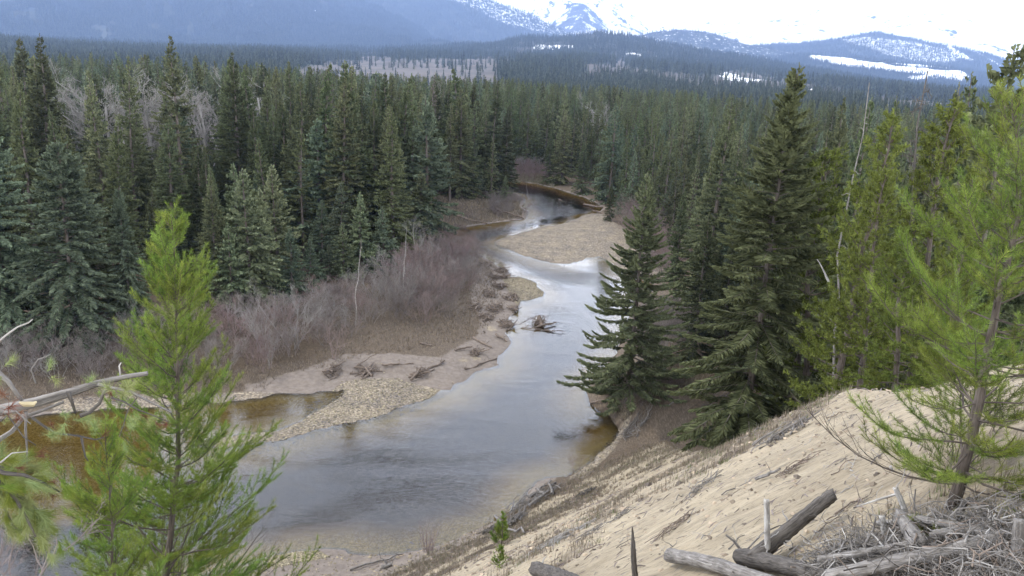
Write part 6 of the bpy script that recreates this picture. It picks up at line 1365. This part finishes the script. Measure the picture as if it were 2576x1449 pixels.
heap_at((1215, 1385), .7, 30, 'brown twig heap below the bright pine seedling', 409, 'drift', .2, .8, (.008, .02), .4, .25, 0)
for a, b_, r_, lb in (((880,1436),(1012,1398),.07,'thin fallen log on the grey grass at the near shore'), ((960,1432),(985,1424),.16,'short broken stump on the near grassy shore'), ((1245,1305),(1318,1345),.09,'forked pale dead stem beside the root knot'), ((1610,1075),(1700,1012),.10,'long bare root log along the top of the undercut bank'), ((1900,1216),(1960,1196),.03,'straight grey twig log on the bare upper sand')):
    p, q = two(a, b_, .08, .12); log_obj('fallen_log', p, q, r_, lb, mt='log', seed=int(a[0]), stubs=3)
# roots hanging out of the bluff edge below the olive spruce
RTS = []
for k in range(26):
    a = rg.uniform(1745, 2010); b_ = np.interp(a, [1745, 1850, 2010], [1012, 985, 930]) + rg.uniform(-2, 8); p = hit(a, b_); q = hit(a - rg.uniform(25, 75), b_ + rg.uniform(25, 62))
    if np.linalg.norm(q - p) > 16 or np.linalg.norm(q - p) < .3: q = p + np.array([-1.0, -2.2, -.9]); q[2] = gz(q[0], q[1])
    n_ = 7; t_ = np.linspace(0, 1, n_)[:, None]; P = p + (q - p) * t_ + rg.normal(0, .12, (n_, 3)); P[:, 2] = ground(P[:, 0], P[:, 1]) + .06 + .08 * rg.random(n_); P = P - p; P[0, 2] += .2
    mb = MB(); mb.add(*tube(P, np.linspace(rg.uniform(.015, .045), .008, n_), 5)); o = link('exposed_root', mb.mesh('exposed_root', M['log_dark'])); o.location = p; props(o, 'root', 'root', 'exposed roots under the olive spruce'); RTS.append((o, a, b_))
name_apart(RTS, [(1760,1030,'the undercut bank end'),(1885,1000,'the olive spruce foot'),(2000,950,'the sand crest')], '%s dark exposed root to the %s of %s')
# pebbles on the slope
rgp = np.random.default_rng(3)
stones('slope_stones', 'pale pebbles bedded in the sand slope', [np.array([(-1, 3), (9, 3), (11, 26), (-6, 26)], float)], 3800, .010, .065, 910)
stones('slope_cobbles', 'larger stones on the lower sand slope', [np.array([(-10, 18), (9, 16), (12, 50), (-6, 46)], float)], 2200, .02, .12, 911)
# grass and dry stalks
def grass(name, label, n, region, dens, hmin, hmax, w, seed, mt, lean=.35, tuftn=6):
    rg = np.random.default_rng(seed); x0, x1, y0, y1 = region; X = rg.uniform(x0, x1, n); Y = rg.uniform(y0, y1, n); z, sd, zb, bar = ground(X, Y, True); k = rg.random(n) < dens(X, Y, z, sd, zb); X, Y, z = X[k], Y[k], z[k]
    m = len(X); Dg = np.hypot(X, Y); X = np.repeat(X, tuftn) + rg.normal(0, .05, m * tuftn); Y = np.repeat(Y, tuftn) + rg.normal(0, .05, m * tuftn); z = ground(X, Y); m = len(X)
    h = rg.uniform(hmin, hmax, m); a = rg.random(m) * 6.28; d = np.stack([np.cos(a) * lean * rg.random(m), np.sin(a) * lean * rg.random(m), np.ones(m)], -1); ww = w * (.5 + .022 * np.hypot(X, Y)); b_ = np.stack([X, Y, z - .01], -1)
    a2 = rg.random(m) * 6.28; s_ = np.stack([np.cos(a2), np.sin(a2), np.zeros(m)], -1) * ww[:, None]; mb = MB(); mb.tris(np.stack([b_ - s_, b_ + s_, b_ + d * h[:, None]], 1), np.clip(rg.normal(.5, .25, m), 0, 1))
    return props(link(name, mb.mesh(name, M[mt])), label, None, None, 'stuff')
def band(X, Y): return bandf(X, Y)
face = lambda X, Y, z, sd, zb: ((X < ridge_x(Y) + .5) & (zb > .6) & (sd > .3))
grass('dry_grass', 'dry grey grass on the slope in drifting bands', 24000, (-14, 13, 4, 60), lambda X, Y, z, sd, zb: face(X, Y, z, sd, zb) * (sstep(.48, .58, band(X, Y)) * .9 + sstep(7, 2.5, zb) * .8), .07, .30, .011, 301, 'grass_dry', tuftn=5)
grass('green_grass', 'sparse new green grass between the dry bands', 12000, (-14, 13, 4, 56), lambda X, Y, z, sd, zb: face(X, Y, z, sd, zb) * sstep(.52, .60, band(X, Y)) * .8, .05, .18, .010, 302, 'grass_green', tuftn=5)
grass('toe_weeds', 'tall grey weeds along the foot of the slope', 5200, (-16, 12, 34, 66), lambda X, Y, z, sd, zb: face(X, Y, z, sd, zb) * sstep(6, 2, zb), .15, .5, .008, 303, 'grass_dry', tuftn=4)
meadow = G([(0,950),(300,945),(640,925),(860,890),(1000,830),(1150,760),(1200,660),(1240,680),(1270,760),(1220,840),(1150,870),(1000,900),(700,950),(640,1000),(0,1010)])
grass('meadow_grass', 'matted tan grass on the left bank flat', 26000, (meadow[:, 0].min(), meadow[:, 0].max(), meadow[:, 1].min(), meadow[:, 1].max()), lambda X, Y, z, sd, zb: inpoly(meadow, X, Y) * (sd > 1.5) * .8, .12, .42, .012, 304, 'grass_dry', .8, 3)
m2 = G([(1080,530),(1110,500),(1250,505),(1300,500),(1320,540),(1230,560),(1120,590)]); m3 = G([(1530,1000),(1620,960),(1760,970),(1800,1010),(1700,1040),(1560,1070)]); m4 = G([(1290,440),(1300,453),(1395,470),(1390,450)])
for j_, q_ in enumerate((m2, m3, m4)): grass('bank_grass', ('brown grass on the inner bend bank', 'brown grass on the undercut bank by the lone spruce', 'tan overhanging grass on the cut bank at the head of the river')[j_], 4000, (q_[:, 0].min(), q_[:, 0].max(), q_[:, 1].min(), q_[:, 1].max()), lambda X, Y, z, sd, zb: inpoly(q_, X, Y) * (sd > .4) * 1., .2, .7, .014, 310 + j_, 'grass_dry', .9, 3)
# ---------------------------------------------------------------- haze
def haze_box():
    m, nt, N, L, b = mat('haze_air'); N.remove(b)
    v = N.new('ShaderNodeVolumePrincipled'); v.inputs['Color'].default_value = (.39, .57, 1.0, 1); v.inputs['Density'].default_value = 0.85e-4; v.inputs['Anisotropy'].default_value = 0.4
    L.new(v.outputs[0], N['Material Output'].inputs['Volume'])
    x, y0, y1, z0, z1 = 11000, -300, 12000, -4.0, 1750
    P = np.array([(a, b_, c) for c in (z0, z1) for (a, b_) in ((-x, y0), (x, y0), (x, y1), (-x, y1))], float)
    f = [(0, 2, 1), (0, 3, 2), (4, 5, 6), (4, 6, 7)]
    for k in range(4): n = (k + 1) % 4; f += [(k, n, n + 4), (k, n + 4, k + 4)]
    mb = MB(); mb.add(P, f); props(link('haze', mb.mesh('haze', m)), 'blue valley haze', None, None, 'stuff')
haze_box()
